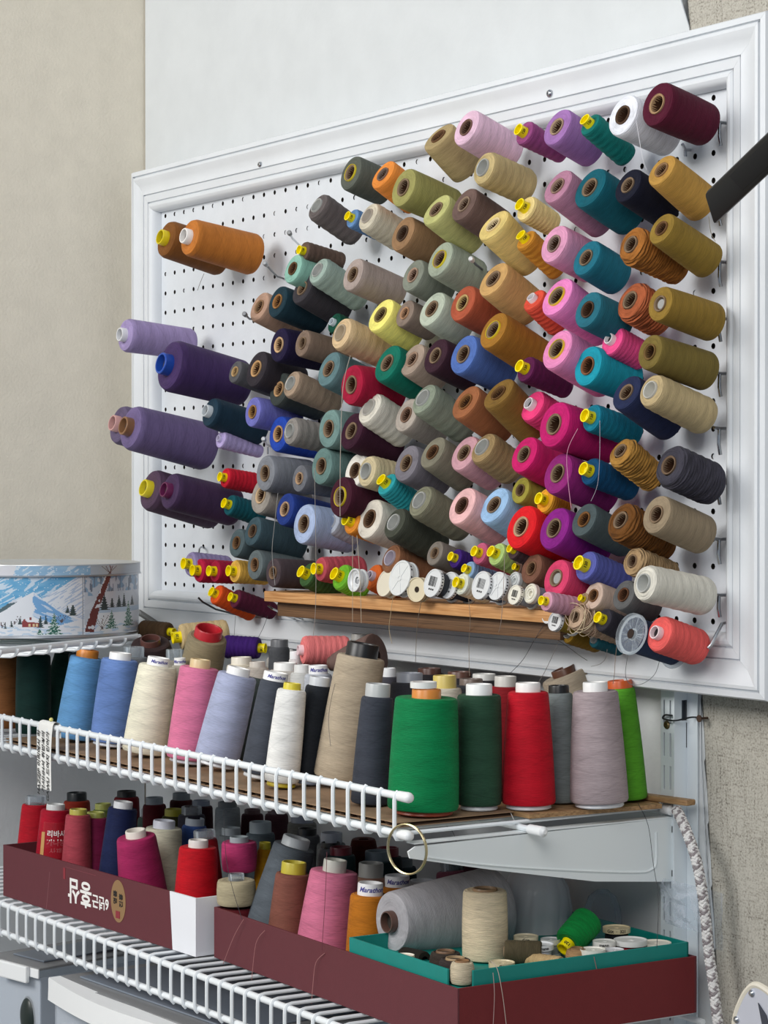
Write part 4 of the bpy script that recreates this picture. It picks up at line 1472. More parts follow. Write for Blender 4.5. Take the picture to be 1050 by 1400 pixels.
def in_tray(p, r):
    """keep a piece of radius r inside the tray walls"""
    q = TRM.inverted() @ Vector(p)
    m_ = r + .003
    q.x = min(max(q.x, .271 + m_), .4575 - m_)
    q.y = min(max(q.y, .0035 + m_), .262 - m_)
    return TRM @ q



# ---- cones standing in the boxes
BG = 'thread cones in the maroon boxes'


def inbox(tx, ty, bx, Y, rt, rb, color, core, label, **k):
    k.setdefault('zf', ZB + .0026)
    return stand(tx, ty, bx, Y, rt, rb, color, core, label, group=BG, **k)


inbox(49, 1099, 45, -.205, 19, 25, 'b01426', 'clear', 'red cone with clear core at the left end of the lower shelf', rcp=14, hc=.010)
r2 = inbox(76, 1106, 70, -.235, 20, 26, 'a8142c', 'd9dcdc', 'red cone with a shiny plastic label band', rcp=12.5, hc=.006)
bm = bmesh.new()
rr = sc(23.5, PY(72, 1150, -.235)) + .0005
for k in range(12):
    a0, a1 = -.75 + k * .14, -.75 + (k + 1) * .14
    vs = [bm.verts.new((rr * s * math.cos(a), rr * s * math.sin(a), z)) for a, z, s in ((a0, .045, 1.03), (a1, .045, 1.03), (a1, .088, .93), (a0, .088, .93))]
    bm.faces.new(vs)
lb = link_mesh('label_band', bm, clear('label_film', 'c9303e', .55, .1), r2)
lb['label'] = 'shiny transparent label band round the cone'
for q, txt in enumerate(('리바사', '가나봉', '사재')):
    w = wrap_text('lettering', txt, .0085, rr * .97, .074 - q * .0105, .12, M_INKW, r2)
    w['label'] = 'white print on the label band'
bm = bmesh.new()
for k in range(3):
    a0, a1 = -.82 + k * .08, -.82 + (k + 1) * .08
    bm.faces.new([bm.verts.new((rr * 1.01 * s * math.cos(a), rr * 1.01 * s * math.sin(a), z)) for a, z, s in ((a0, .042, 1.04), (a1, .042, 1.04), (a1, .076, .96), (a0, .076, .96))])
link_mesh('paper_strip', bm, plain('kraft_strip', 'c99a5e', .7), r2)
inbox(107, 1113, 103, -.232, 17, 22, 'a84450', 'b8b04c', 'salmon rose cone left half of the rose pair', rcp=12, hc=.006)
inbox(131, 1117, 125, -.205, 16, 22, '952a58', 'b4b85c', 'plum rose cone right half of the rose pair', rcp=12, hc=.006)
inbox(168, 1104, 152, -.232, 20, 24, '1a2348', 'e6e8ea', 'navy cone with white core in the maroon box', rcp=13, hc=.007)
inbox(186, 1143, 200, -.221, 27, 34, 'a32a5c', 'ece6dc', 'magenta cone tilted forward in the maroon box', rcp=14, hc=.007, dd=-.012)
inbox(224, 1131, 216, -.186, 25, 29, 'd4d2bc', 'dfe3f0', 'ivory cone behind the tilted magenta cone', rcp=15, hc=.008)
inbox(271, 1157, 266, -.236, 26, 33, 'b80f1e', 'dfdad6', 'scarlet cone at the white end of the first box', rcp=13.5, hc=.007)
inbox(266, 1128, 258, -.140, 17, 21, '3c5a9c', 'b9c4d0', 'blue cone behind the scarlet cone', rcp=13, hc=.008)
inbox(280, 1146, 287, -.190, 17, 24, '84131f', 'clear', 'dark red cone with clear core behind the scarlet cone', rcp=15, hc=.009)
T = PY(327, 1150, -.175)
cone(T, T + Vector((0, 0, -.033)), sc(24, T), sc(23, T), 'd0457e', 'b9c6cc', 'short pink spool in clear film behind the beige spool', rc=sc(13, T), hc=.005, group=BG)
T = PY(323, 1202, -.225)
cone(T, T + Vector((0, 0, -.027)), sc(26, T), sc(26, T), 'b0a588', 'clear', 'short beige spool at the left end of the wine red box', rc=sc(11, T), hc=.006, group=BG)
T = PY(326, 1240, -.222)
cone(T, T + Vector((.0, 0, -.022)), sc(24, T), sc(24, T), '5c1820', '7a3038', 'dark wine spool under the short beige spool', hc=0, group=BG)
inbox(403, 1156, 363, -.203, 29, 37, '5c646c', 'dfe6ea', 'slate grey cone leaning right in the wine red box', rcp=19, hc=.009)
inbox(401, 1193, 390, -.215, 24, 29, '7e4e42', 'c9ba3a', 'red brown cone with yellow core in the wine red box', rcp=17, hc=.011)
inbox(457, 1190, 441, -.205, 33, 42, 'cf7492', 'cfd0c6', 'big pink cone in the middle of the wine red box', rcp=16, hc=.011)
inbox(506, 1222, 500, -.200, 27, 30, 'b8701e', 'f0f0f2', 'amber orange cone left of the teal tray', rcp=17.5, hc=.011, mark=MK)
inbox(543, 1211, 543, -.105, 22, 25, 'a8661c', 'eceef2', 'amber cone with script core behind the amber orange cone', rcp=17, hc=.011, mark=MK)
inbox(577, 1219, 577, -.060, 19, 22, '9a6a34', 'eceef2', 'tan cone with script core behind the big grey cone', rcp=17, hc=.012, mark=MK)
# back rows: mostly cores and shoulders
for (x, y, col, cc, rcp, hc_, lab) in (
        (105, 1094, '8c2a1c', '141a1e', 13.5, .010, 'rust red cone with black core in the back row'),
        (141, 1106, '6a7a40', 'b4bc64', 11, .007, 'green cone with pale green core in the back row'),
        (173, 1089, '6e1420', '17181c', 13, .007, 'dark red cone with black core at the back left'),
        (211, 1099, '4a1018', '8e9aa4', 12, .008, 'dark maroon cone with grey core, first in the back row'),
        (248, 1093, '3c1016', '7c8890', 12, .008, 'dark maroon cone with grey core, second in the back row'),
        (275, 1101, '34141a', '8690a2', 12, .006, 'dark maroon cone with flat grey core, third in the back row'),
        (208, 1117, '3a4a44', 'clear', 15, .010, 'dark cone with clear ribbed core behind the ivory cone'),
        (237, 1115, '3a3a20', 'a8a42a', 12, .008, 'dark cone with yellow olive core behind the ivory cone'),
        (262, 1113, '30303c', 'clear', 14, .009, 'dark cone with clear core behind the blue cone'),
        (316, 1141, '6c7478', 'a8b4ba', 13, .008, 'grey cone with grey core behind the short pink spool'),
        (356, 1138, '56646c', 'a4b6be', 15, .012, 'steel grey cone with tall pale core in the back row'),
        (413, 1124, '7a7c78', 'a8b0c0', 15, .010, 'grey cone with lilac grey core in the back row'),
        (420, 1141, '5c6064', '14161a', 13, .007, 'grey cone with glossy black core in the back row'),
        (453, 1152, '6a7072', 'b4bcc8', 15, .011, 'grey cone with script printed core in the back row'),
        (452, 1159, '7c8288', '101114', 13, .006, 'pale grey cone with black core behind the big pink cone'),
        (466, 1168, '243a3c', '6a1226', 15, .008, 'dark teal cone with crimson core behind the big pink cone'),
        (507, 1198, '8a6a5c', 'a3a5a2', 17, .014, 'tan brown cone with frosted core behind the amber cone'),
        (516, 1176, '1e3436', '70808a', 17, .010, 'dark petrol cone with grey flange in the back row'),
        (530, 1170, '20282c', '741428', 15, .009, 'black cone with red core behind the key ring'),
        (548, 1184, '203034', '59666c', 16, .008, 'dark green cone with dull core behind the key ring'),
        (632, 1178, '163634', '38504e', 14, .006, 'dark green cone with green core under the bracket'),
        (652, 1184, '3a1420', '5a6a74', 14, .008, 'dark wine cone with grey core under the bracket')):
    h = 1.163
    T = PZ(x, y, h)
    Y = max(min(T.y, -.045), -.128)
    if x > 500:
        Y = max(Y, {507: -.125, 516: -.085, 530: -.065, 548: -.035}.get(x, -.030))
    inbox(x, y, x + random.uniform(-3, 3), Y, rcp * 1.32, rcp * 1.52, col, cc, lab, rcp=rcp, hc=hc_)
inbox(311, 1103, 312, -.10, 17, 19, '8d969a', '6a7276', 'pale grey cone standing tall under the shelf lip', rcp=13, hc=.006)
inbox(345, 1112, 345, -.055, 15, 20, '3e1c24', '5a4044', 'dark plum cone in the deep shade at the back', rcp=11, hc=.005)
inbox(378, 1112, 378, -.055, 16, 21, '4a3038', '6c5a60', 'dusky brown cone in the deep shade at the back', rcp=12, hc=.006)
inbox(362, 1160, 355, -.145, 10, 14, 'c8941c', 'c9c030', 'narrow yellow cone wedged behind the slate grey cone', rcp=8, hc=.007)
T = PY(497, 1146, -.075)
cone(T, T + Vector((.0, 0, -.075)), sc(17, T), sc(30, T), '4c1c14', '6a2418', 'dark rust cone with rounded top in the back row', hc=0, rc=.006, group=BG)
T = PY(620, 1190, -.045)
cone(T, T + Vector((.006, 0, -.04)), sc(24, T), sc(27, T), '7c4656', 'clear', 'dusty pink cone with clear core leaning on the big grey cone', rc=sc(17, T), hc=.016, group=BG)

# ---- contents of the tray
TG = 'reels and spools in the teal tray'
B = PZ(663, 1311, TZ + .001)
T = PY(663, 1216, B.y)
cone(T, Vector((T.x, B.y, TZ + .001)), sc(30, T), sc(31, T), 'd8c6a8', '9a7a58', 'natural beige spool standing upright in the teal tray', rc=sc(17, T), hc=.0015, group=TG, mat=M_THREAD)
F_ = PY(535, 1260, -.211)
R1 = sc(41, F_)
Bk = PX(672, 1246, F_.x)
R2 = sc(60, Bk)
cone(F_, Bk, R1, R2, 'adabb0', '5e443c', 'large pale grey cone lying on its side across the tray', rc=sc(15, F_), hc=.006, group=TG)


def tiny(px, py, col, rp, h, label, core='a08562', hc=.0012, lay=None):
    T = PZ(px, py, TZ + h)
    T = in_tray(T, sc(rp, T))
    return cone(T, T + Vector((0, 0, -h + .001)), sc(rp, T), sc(rp * 1.02, T), col, core, label, rc=sc(rp * .62, T), hc=hc, group=TG, mat=M_THREAD)


tiny(609, 1301, '3a322c', 21, .020, 'dark brown tube spool left of the natural beige spool', '7a5c44')
tiny(604, 1313, '38302e', 22, .020, 'blackish tube spool with pale rim in the teal tray', 'a48a68')
tiny(615, 1317, 'c2b49a', 16, .021, 'little ecru spool at the open corner of the tray', '8f6a48')
F_ = PY(556, 1308, -.218)
lie(F_ + Vector((-.006, 0, 0)), F_ + Vector((.024, .004, 0)), .0085, .0085, '24211c', 'T', 'black spool lying on its side near the tray front')['group'] = TG
def flat_reel(px, py, rp, h, thr, fl, label, text=None):
    T = PZ(px, py, TZ + h)
    r = sc(rp, T)
    T = in_tray(T, r)
    o = thing('thread_reel', label, 'thread reel', (T.x, T.y, TZ + .0008), TG, frame_rot(Vector((0, 0, 1)), T))
    bm = bmesh.new()
    lathe(bm, [(r * .3, .001), (r * .84, .001), (r * .84, h - .002), (r * .3, h - .002)], 26)
    link_mesh('thread_winding', bm, M_THREAD, o, color=thr)
    for z in (0, h - .0050):
        bm = bmesh.new()
        lathe(bm, [(r * .16, z), (r, z), (r, z + .0048), (r * .94, z + .0048), (r * .90, z + .0038), (r * .2, z + .0038), (r * .16, z + .001)], 28)
        link_mesh('flange', bm, M_PLAS, o, color=fl)
    if text:
        w = wrap_text('lettering', text, .0042, r, h - .0026, .0, M_INK, o)
        w['label'] = 'black print round the reel rim'
    return o


flat_reel(546, 1307, 14, .010, 'c9c4b8', 'e6e0d0', 'white reel lying flat beside the big grey cone face')
flat_reel(737, 1291, 20, .018, 'd4d6e0', 'eef0f2', 'white reel printed with its maker name in the teal tray', 'Gütermann')
flat_reel(719, 1280, 17, .020, '8c7c5a', 'd9cfb2', 'cream reel behind the printed white reel', 'Güt')
flat_reel(753, 1284, 14, .018, '9ea2a4', 'c2c4c4', 'grey reel behind the green lying cone')
flat_reel(843, 1268, 19, .022, '22242a', 'd6c7a2', 'cream reel of black thread at the back of the tray', 'Güt  ·  321')
flat_reel(826, 1287, 16, .018, '1c2030', 'e4e2dc', 'white rimmed reel of navy thread right of the green cone', 'mann')
flat_reel(862, 1285, 23, .018, '98202c', 'e4e4e0', 'white topped reel of red thread at right in the tray')
flat_reel(824, 1302, 18, .016, 'd0ccc0', 'e8e6dc', 'white reel lying flat near the tray front rim')
flat_reel(905, 1291, 21, .014, 'd8d2c4', 'e8e2d2', 'ivory reel lying flat in the right tray corner')
flat_reel(846, 1300, 13, .014, 'c9aaa2', 'd6d6d8', 'small pinkish clear reel beside the flat white reel')
flat_reel(686, 1316, 18, .012, '7c9c50', 'd0c2a0', 'tan rimmed reel of green thread at the foot of the beige spool', 'Gü')
F_ = PZ(702, 1303, TZ + .012)
lie(F_ + Vector((-.008, -.004, 0)), F_ + Vector((.014, .022, 0)), .0110, .0110, '4e4634', 'T', 'dark olive spool lying behind the printed white reel')['group'] = TG
F_ = PZ(735, 1312, TZ + .007)
lie(F_ + Vector((-.010, -.006, 0)), F_ + Vector((.030, .004, .001)), .0060, .0066, 'b59a70', 'W:cdb48c', 'tan spool lying at the tray front rim')['group'] = TG
tiny(789, 1297, 'a8845e', 15, .016, 'small kraft tube standing in front of the green cone', '8a6844')
F_ = PZ(777, 1290, TZ + .016)
Bk = PY(806, 1256, F_.y + .030)
gc = lie(F_, Bk, .0150, .0150, '0c7a36', 'Y', 'glossy green mini cone lying propped up in the tray')
gc['group'] = TG

# clear film bundles behind the tray
def film(label, base, r, h, mat, seed, rib=13):
    bm = bmesh.new()
    prof = [(r * .96, 0), (r, h * .1), (r * 1.02, h * .4), (r, h * .62), (r * .92, h * .8), (r * .7, h * .93), (r * .3, h), (0, h)]
    rr_ = []
    for i in range(len(prof) - 1):
        for k in range(4):
            a, c = prof[i], prof[i + 1]
            rr_.append((a[0] + (c[0] - a[0]) * k / 4, a[1] + (c[1] - a[1]) * k / 4))
    rr_.append(prof[-1])
    lathe(bm, rr_, 120, wob=lambda a, z, q: q * (1 + .035 * abs(math.sin(rib * .5 * a + 1.5 * math.sin(z * 25 + seed))) + .03 * abs(noise.noise((a * 6, z * 22, seed)))))
    o = link_mesh('plastic_wrap', bm, mat)
    o.location = base
    return tag(o, label, 'plastic wrap')


bp_ = PY(748, 1280, -.018)
film('roll wrapped in wrinkled clear film behind the tray', (bp_.x, -.033, ZB + .003), .035, .112, M_WRAP, 2.0)
w_in = PY(737, 1240, -.042)
bp_ = PY(806, 1280, -.020)
film('smaller bundle of clear film right of the wrapped roll', (bp_.x, -.004, ZB + .003), .019, .094, M_FILM, 5.0, 7)

# ================================================================ TIN, ITS SHELF AND THE THINGS ON THE LEFT
TC = Vector((PY(50, 820, -.225).x, -.225, 0))
TR = sc(141, PY(50, 820, -.225))
TZ0 = PY(50, 876, -.225 - TR * .5).z
TZ1 = PY(50, 768, -.225).z
tin = thing('cake_tin', 'round tin painted with a snowy village, mountains and a leaning tree', 'tin', (TC.x, TC.y, TZ0))
view = math.atan2(CAM.y - TC.y, CAM.x - TC.x)


def sky_blue(x, y):
    t = noise.noise((x * .012, y * .035, 3.1))
    b_ = (.17 + .10 * t, .44 + .10 * t, .70 + .06 * t)
    if noise.noise((x * .3, y * .3, 9)) > .52:
        b_ = (.8, .87, .93)
    if noise.noise((x * .006 - y * .01, y * .05 + x * .03, 1.7)) > .22:
        b_ = (.62, .74, .86)
    return b_


def inpoly(x, y, P):
    c = False
    for i in range(len(P)):
        (x0_, y0_), (x1_, y1_) = P[i - 1], P[i]
        if (y0_ > y) != (y1_ > y) and x < (x1_ - x0_) * (y - y0_) / (y1_ - y0_) + x0_:
            c = not c
    return c


def tree(x, y, cx, top, bot, w):
    if not top < y < bot:
        return False
    t = (y - top) / (bot - top)
    return abs(x - cx) < 1.25 * w * t * (.75 + .25 * math.sin(t * 40))


SNOW, SHADE, DK = (.80, .83, .88), (.55, .66, .80), (.035, .06, .055)


def paint(x, y):
    """the print on the tin, in units of the picture band: x 0..1030, y 90..640"""
    if y < 160:
        if x > 590 and abs(x - 790 + (160 - y) * .1) < 3 + 0:
            return (.16, .07, .06)
        for sx in (-1.2, -.6, .5, 1.1):
            if 100 < y < 158 and abs(x - (780 + (150 - y) * sx)) < 2.5:
                return (.14, .08, .08)
        if x < 120 - (y - 100) * .3:
            return (.74, .74, .78)
        return tuple(a * .75 + .2 for a in sky_blue(x, y)) if x < 640 else (.50, .55, .61)
    c = sky_blue(x, y)
    if x > 600:
        c = (.60, .64, .71)
        if noise.noise((x * .02, y * .02, 5)) > .1 and y < 330:
            c = (.28, .42, .58)
        if y < 300 and noise.noise((x * .10, y * .012, 7.7)) > .22:
            c = (.20, .24, .31)
    if inpoly(x, y, [(300, 345), (560, 170), (600, 170), (600, 640), (300, 640)]):
        c = SNOW if noise.noise((x * .05 + y * .07, y * .01 - x * .008, 2)) < .12 else (.50, .60, .76)
    if inpoly(x, y, [(-60, 480), (60, 390), (150, 340), (240, 290), (300, 345), (420, 440), (600, 520), (600, 640), (-60, 640)]):
        c = SNOW
        if inpoly(x, y, [(240, 300), (300, 350), (420, 445), (560, 520), (420, 560), (300, 520), (230, 480), (255, 420), (235, 370)]):
            c = (.20, .42, .72) if noise.noise((x * .03 - y * .05, y * .02, 4)) < .22 else (.62, .72, .86)
    if inpoly(x, y, [(-60, 470), (40, 400), (100, 350), (130, 365), (60, 420), (-60, 500)]):
        c = (.66, .70, .78) if y < 395 - x * .2 else (.10, .15, .17)
    if x > 590 and y > 300 and inpoly(x, y, [(600, 420), (760, 300), (900, 220), (980, 330), (1030, 420), (1030, 640), (600, 640)]) and y < 440:
        c = (.66, .70, .76)
    if y > 430 and x > 700:
        c = (.52, .64, .77) if y < 470 else SNOW
    if y > 560:
        c = SNOW if noise.noise((x * .02, y * .06, 8)) < .15 else (.55, .68, .82)
    for cx, t_, b_, w in ((520, 385, 485, 30), (482, 400, 460, 16), (145, 485, 550, 16), (85, 515, 570, 12), (40, 540, 582, 10), (288, 470, 575, 22), (328, 478, 548, 17), (748, 320, 450, 36), (806, 345, 430, 18), (858, 335, 430, 22), (897, 320, 430, 18), (960, 340, 420, 14)):
        if tree(x, y, cx, t_, b_, w):
            c = (.05, .075, .075) if x < 700 else (.045, .06, .06)
    for cx, t_, b_, w in ((385, 455, 630, 52), (285, 580, 632, 24), (802, 450, 600, 38), (930, 380, 588, 36)):
        if tree(x, y, cx, t_, b_, w):
            c = (.62, .74, .70) if noise.noise((x * .16, y * .16, 6)) > .12 else (.03, .14, .10)
    if inpoly(x, y, [(158, 530), (175, 500), (195, 530), (278, 535), (278, 572), (158, 572)]):
        c = (.30, .06, .06)
        for wx in (212, 242, 262):
            if abs(x - wx) < 6 and 545 < y < 565:
                c = (.75, .6, .35)
    if inpoly(x, y, [(178, 500), (255, 495), (280, 532), (200, 532)]):
        c = (.86, .88, .92)
    if 212 < x < 224 and 490 < y < 515:
        c = (.25, .05, .05)
    for bx_, by_, hh, k in ((105, 550, 70, .35), (720, 610, 120, .5), (740, 605, 90, -.5), (15, 580, 50, .2), (440, 540, 60, .5), (440, 540, 60, -.5)):
        if by_ - hh < y < by_:
            for s_ in (-.6, 0, .7):
                if abs(x - bx_ - (by_ - y) * (k + s_ * .5)) < 1.8:
                    c = (.13, .10, .11)
    if inpoly(x, y, [(605, 615), (670, 625), (720, 400), (805, 160), (762, 160), (680, 380), (640, 480)]):
        c = (.17, .045, .04)
        if noise.noise((x * .04, y * .03, 2.2)) > .35 or (x < 660 + (480 - y) * .42 - 22 + 10 * noise.noise((0, y * .06, 1)) and y < 470):
            c = (.78, .80, .84)
    if abs(x - 592) < 2.5 and y > 165:
        c = (.35, .38, .42)
    return c


def tin_band(name, z0_, z1_, r, yA, yB, rows_):
    bm = bmesh.new()
    na = 640
    grid = [[bm.verts.new((r * math.cos(2 * math.pi * k / na), r * math.sin(2 * math.pi * k / na), z0_ + (z1_ - z0_) * i / rows_)) for k in range(na)] for i in range(rows_ + 1)]
    lay = bm.loops.layers.float_color.new('print')
    for i in range(rows_):
        for k in range(na):
            f = bm.faces.new((grid[i][k], grid[i][(k + 1) % na], grid[i + 1][(k + 1) % na], grid[i + 1][k]))
            a = 2 * math.pi * (k + .5) / na - view
            a = (a + math.pi) % (2 * math.pi) - math.pi
            lim = math.radians(88)
            if a > lim:
                a = a - 2 * lim
            elif a < -lim:
                a = a + 2 * lim
            x = 262 + 760 * math.sin(a)
            if x < -60:
                x = -120 - x
            y = yB + (yA - yB) * (i + .5) / rows_
            col = paint(x, y)
            for lp in f.loops:
                lp[lay] = (*col, 1)
    return link_mesh(name, bm, M_PRINT, tin)


m, nt, b, N, L = new_mat('printed_tin')
at = N('ShaderNodeVertexColor')
at.layer_name = 'print'
L(at.outputs[0], b.inputs['Base Color'])
b.inputs['Roughness'].default_value = .28
b.inputs['Metallic'].default_value = .25
M_PRINT = m
HT = TZ1 - TZ0
tin_band('tin_body', .004, HT - .0125, TR * .985, 160, 640, 110)
tin_band('lid_band', HT - .0125, HT - .001, TR, 92, 160, 14)
bm = bmesh.new()
lathe(bm, [(0, HT - .003), (TR * .9, HT - .0026), (TR * .96, HT - .001), (TR * 1.002, HT - .0002), (TR * 1.004, HT - .0012), (TR * 1.0, HT - .0016)], 96)
link_mesh('tin_lid', bm, plain('pale_lid', 'cfd3d6', .3, .4), tin)
bm = bmesh.new()
lathe(bm, [(TR * .985, HT - .0150), (TR * 1.010, HT - .0144), (TR * 1.010, HT - .0130), (TR * 1.0, HT - .0124)], 96)
lathe(bm, [(0, .0002), (TR * .98, 0), (TR * 1.0, .0012), (TR * .998, .0036), (TR * .985, .0044)], 96)
link_mesh('rolled_rim', bm, M_TIN, tin)
# green tin lid below it
bm = bmesh.new()
lathe(bm, [(0, 0), (TR * .77, 0), (TR * .80, .0008), (TR * .80, .0028), (0, .0030)], 64)
g = link_mesh('green_tin_lid', bm, M_GREENTIN)
g.location = (TC.x - .018, TC.y, TZ0 - .0031)
tag(g, 'shiny green tin lid lying under the snowy village tin', 'tin lid')
# small wire shelf carrying the tin
sz = TZ0 - .0074
e1 = PY(190, 871, -.140)
e0 = PY(-20, 892, -.420)
sz = e1.z + .004
ws = thing('wire_rack', 'white wire rack under the tin, fixed to the left wall', 'shelf', e1)
dv = (e1 - e0).normalized()
nv = Vector((dv.y, -dv.x, 0))
if nv.x > 0:
    nv = -nv
bm = bmesh.new()
tube(bm, [e0 - dv * .02, e1], .0038, 10)
under(link_mesh('front_rail', bm, M_WIRE), ws)
me = None
Ln = (e1 - e0).length
k = 0
while k * .034 < Ln:
    p = e1 - dv * (.006 + k * .034)
    ln = min(.36, (p.x + .110) / max(.05, -nv.x))
    bm = bmesh.new()
    tube(bm, [p + Vector((0, 0, -.0080)) + nv * ln, p + Vector((0, 0, -.0080)) + nv * .004, p + Vector((0, 0, -.0066)) - nv * .0008, p + Vector((0, 0, -.003)) - nv * .0044, p + Vector((0, 0, .0010)) - nv * .0052], .0017, 6)
    under(link_mesh('wire', bm, M_WIRE), ws)
    k += 1
# grey spring cord beside the tin
a_, b_ = PY(190, 837, -.021), PY(228, 862, -.021)
ax = b_ - a_
bm = bmesh.new()
n_ = 26
q = ax.to_track_quat('Z', 'Y')
tube(bm, [a_ + q @ Vector((.0036 * math.cos(i * .9), .0036 * math.sin(i * .9), ax.length * i / (n_ * 7))) for i in range(n_ * 7 + 1)], .0006, 5)
tag(link_mesh('spring_cord', bm, plain('grey_spring', '9b9a96', .4, .5)), 'grey coiled cord between the tin and the pegboard frame', 'cord')

# handwritten paper strip pinned over the lip
sy = FRONT1 - .0062
zt = DECK1 + .0335
p0 = PY(61, 1000, sy)
w2 = .0185
strip = thing('paper_strip', 'handwritten white paper strip pinned over the shelf lip', 'note', (p0.x, sy, zt))
zb_ = PY(60, 1079, sy).z
path = [(0, .0100, -.012), (0, .0098, .001), (0, .0088, .0052), (0, .0050, .0066), (0, .0012, .0040), (0, .0, -.004), (.0, -.0006, -.014), (-.0006, -.0008, (zb_ - zt) * .5), (-.0010, 0, zb_ - zt)]
sp_ = spline(path, 5)
bm = bmesh.new()
rows = []
for i, q in enumerate(sp_):
    t = i / (len(sp_) - 1)
    sh = .004 * (1 - t)
    rows.append((bm.verts.new(q + Vector((-w2 + sh, 0, 0))), bm.verts.new(q + Vector((w2 + sh, 0, 0)))))
for a, c in zip(rows, rows[1:]):
    bm.faces.new((a[0], a[1], c[1], c[0]))
link_mesh('paper', bm, plain('note_paper', 'f1f1ee', .8), strip)
for q, (txt, x) in enumerate((('HAZZJP 이리에서 하', -.0125), ('까서HH서 위반거의', -.0005), ('GAWU 드여지 인어가', .0115))):
    Mx = Matrix.Translation((x, -.0015, -.0050)) @ RX @ Matrix.Rotation(math.pi / 2, 4, 'Z')
    bm = text_bm(txt, .0086, Mx, .00005, align='RIGHT', shear=.25)
    w = link_mesh('handwriting', bm, M_INK, strip, smooth=False)
    w['label'] = 'lines of sideways black handwriting'
bm = bmesh.new()
bmesh.ops.create_uvsphere(bm, u_segments=14, v_segments=10, radius=.0024)
pin = link_mesh('ball_pin', bm, plain('pale_yellow_pin', 'e8e08a', .3))
pin.location = PY(70, 984, sy - .001)
tag(pin, 'pale yellow ball pin on top of the paper strip', 'pin')

# key ring hanging on the lip end
rc_ = PY(556.5, 1161, FRONT1 - .002)
u_ = (Matrix.Rotation(math.radians(-40), 4, 'Z') @ RT).normalized()
bm = bmesh.new()
R_ = sc(34, rc_)
for d_ in (-.0006, .0006):
    off = u_.cross(Vector((0, 0, 1))) * d_
    tube(bm, [rc_ + off + (u_ * math.cos(a) + Vector((0, 0, 1)) * math.sin(a)) * R_ for a in [2 * math.pi * k / 48 for k in range(49)]], .0009, 6, cap=False)
tag(link_mesh('key_ring', bm, plain('pale_brass', 'd0c49c', .25, 1.0)), 'large split key ring hanging from the shelf lip end', 'ring')

# rope hanging at the right
rp = spline([PY(925, 1107, .004), PY(938, 1135, -.002), PY(953, 1180, -.004), PY(963, 1240, -.002), PY(969, 1300, 0), PY(976, 1350, 0), PY(984, 1420, 0), PY(990, 1480, 0)], 34)
rope = thing('hanging_rope', 'grey and white braided rope hanging down at the right of the shelves', 'rope', rp[0])
rr = .0052
for s_ in range(8):
    bm = bmesh.new()
    pts_ = []
    for i, p in enumerate(rp):
        t_ = (rp[min(i + 1, len(rp) - 1)] - rp[max(i - 1, 0)]).normalized()
        a_ = t_.cross(Vector((0, 1, 0))).normalized()
        c_ = t_.cross(a_)
        an = (1 if s_ % 2 else -1) * i * .55 + s_ * math.pi / 4
        k_ = rr * .62 + rr * .10 * math.sin(i * .55 * 4 + s_ * 3.14)
        pts_.append(p + (a_ * math.cos(an) + c_ * math.sin(an)) * k_)
    tube(bm, pts_, rr * .36, 6)
    under(link_mesh('strand', bm, M_ROPEG if s_ in (1, 4, 7) else M_ROPEW), rope)
bm = bmesh.new()
tube(bm, rp, rr * .55, 8)
under(link_mesh('rope_core', bm, M_ROPE), rope)

# clear film scrap taped on the upright
def crumple(name, label, corners, amp, mat, seed, n_=26, m_=20):
    bm = bmesh.new()
    g = []
    for i in range(n_ + 1):
        r_ = []
        for j in range(m_ + 1):
            u, v = i / n_, j / m_
            p = corners[0].lerp(corners[1], u).lerp(corners[3].lerp(corners[2], u), v)
            f_ = amp * (abs(noise.noise((u * 2.6, v * 2.6, seed))) * 1.9 - abs(noise.noise((u * 6, v * 5, seed + 4))) * .5)
            r_.append(bm.verts.new(p + Vector((.3 * f_, -abs(f_) - .001, .2 * f_))))
        g.append(r_)
    for i in range(n_):
        for j in range(m_):
            bm.faces.new((g[i][j], g[i + 1][j], g[i + 1][j + 1], g[i][j + 1]))
    return tag(link_mesh(name, bm, mat), label, 'plastic film')


crumple('film_scrap', 'crumpled clear film hanging on the upright beside the rope', [PY(903, 1199, .006), PY(972, 1216, .006), PY(968, 1278, .004), PY(912, 1262, .004)], .007, M_FILM, 3.3)
crumple('film_scrap', 'narrow clear film flap right of the rope on the wallpaper', [PY(972, 1216, .010), PY(992, 1222, .018), PY(990, 1300, .022), PY(982, 1298, .018)], .004, M_FILM, 8.1, 14, 14)

# ================================================================ RIGHT: BLACK ARM AND STEP STOOL
a0, a1 = PY(962, 294, -.145), PY(1052, 208, -.165)
d_ = (a1 - a0).normalized()
arm = thing('lamp_arm', 'black plastic arm reaching in from the right edge over the ochre spools', 'arm', a0)
z_ = d_
y_ = (CAM - a0)
y_ = (y_ - z_ * y_.dot(z_)).normalized()
x_ = y_.cross(z_)
MA = Matrix((x_, y_, z_)).transposed().to_4x4()
MA.translation = a0
wd_ = sc(20, a0)
bm = bmesh.new()
vs = box(bm, -wd_, wd_, -.004, .004, .004, .34, .0028)
for v in vs:
    if v.co.z < .01:
        v.co.z += (v.co.x + wd_) * .75
    v.co = MA @ v.co
under(link_mesh('arm_body', bm, M_BLACK), arm)
bm = bmesh.new()
vs = box(bm, -wd_ * .62, wd_ * .72, .0036, .0044, .060, .33, .0003, MA)
under(link_mesh('arm_inlay', bm, plain('dull_black', '111214', .65)), arm)

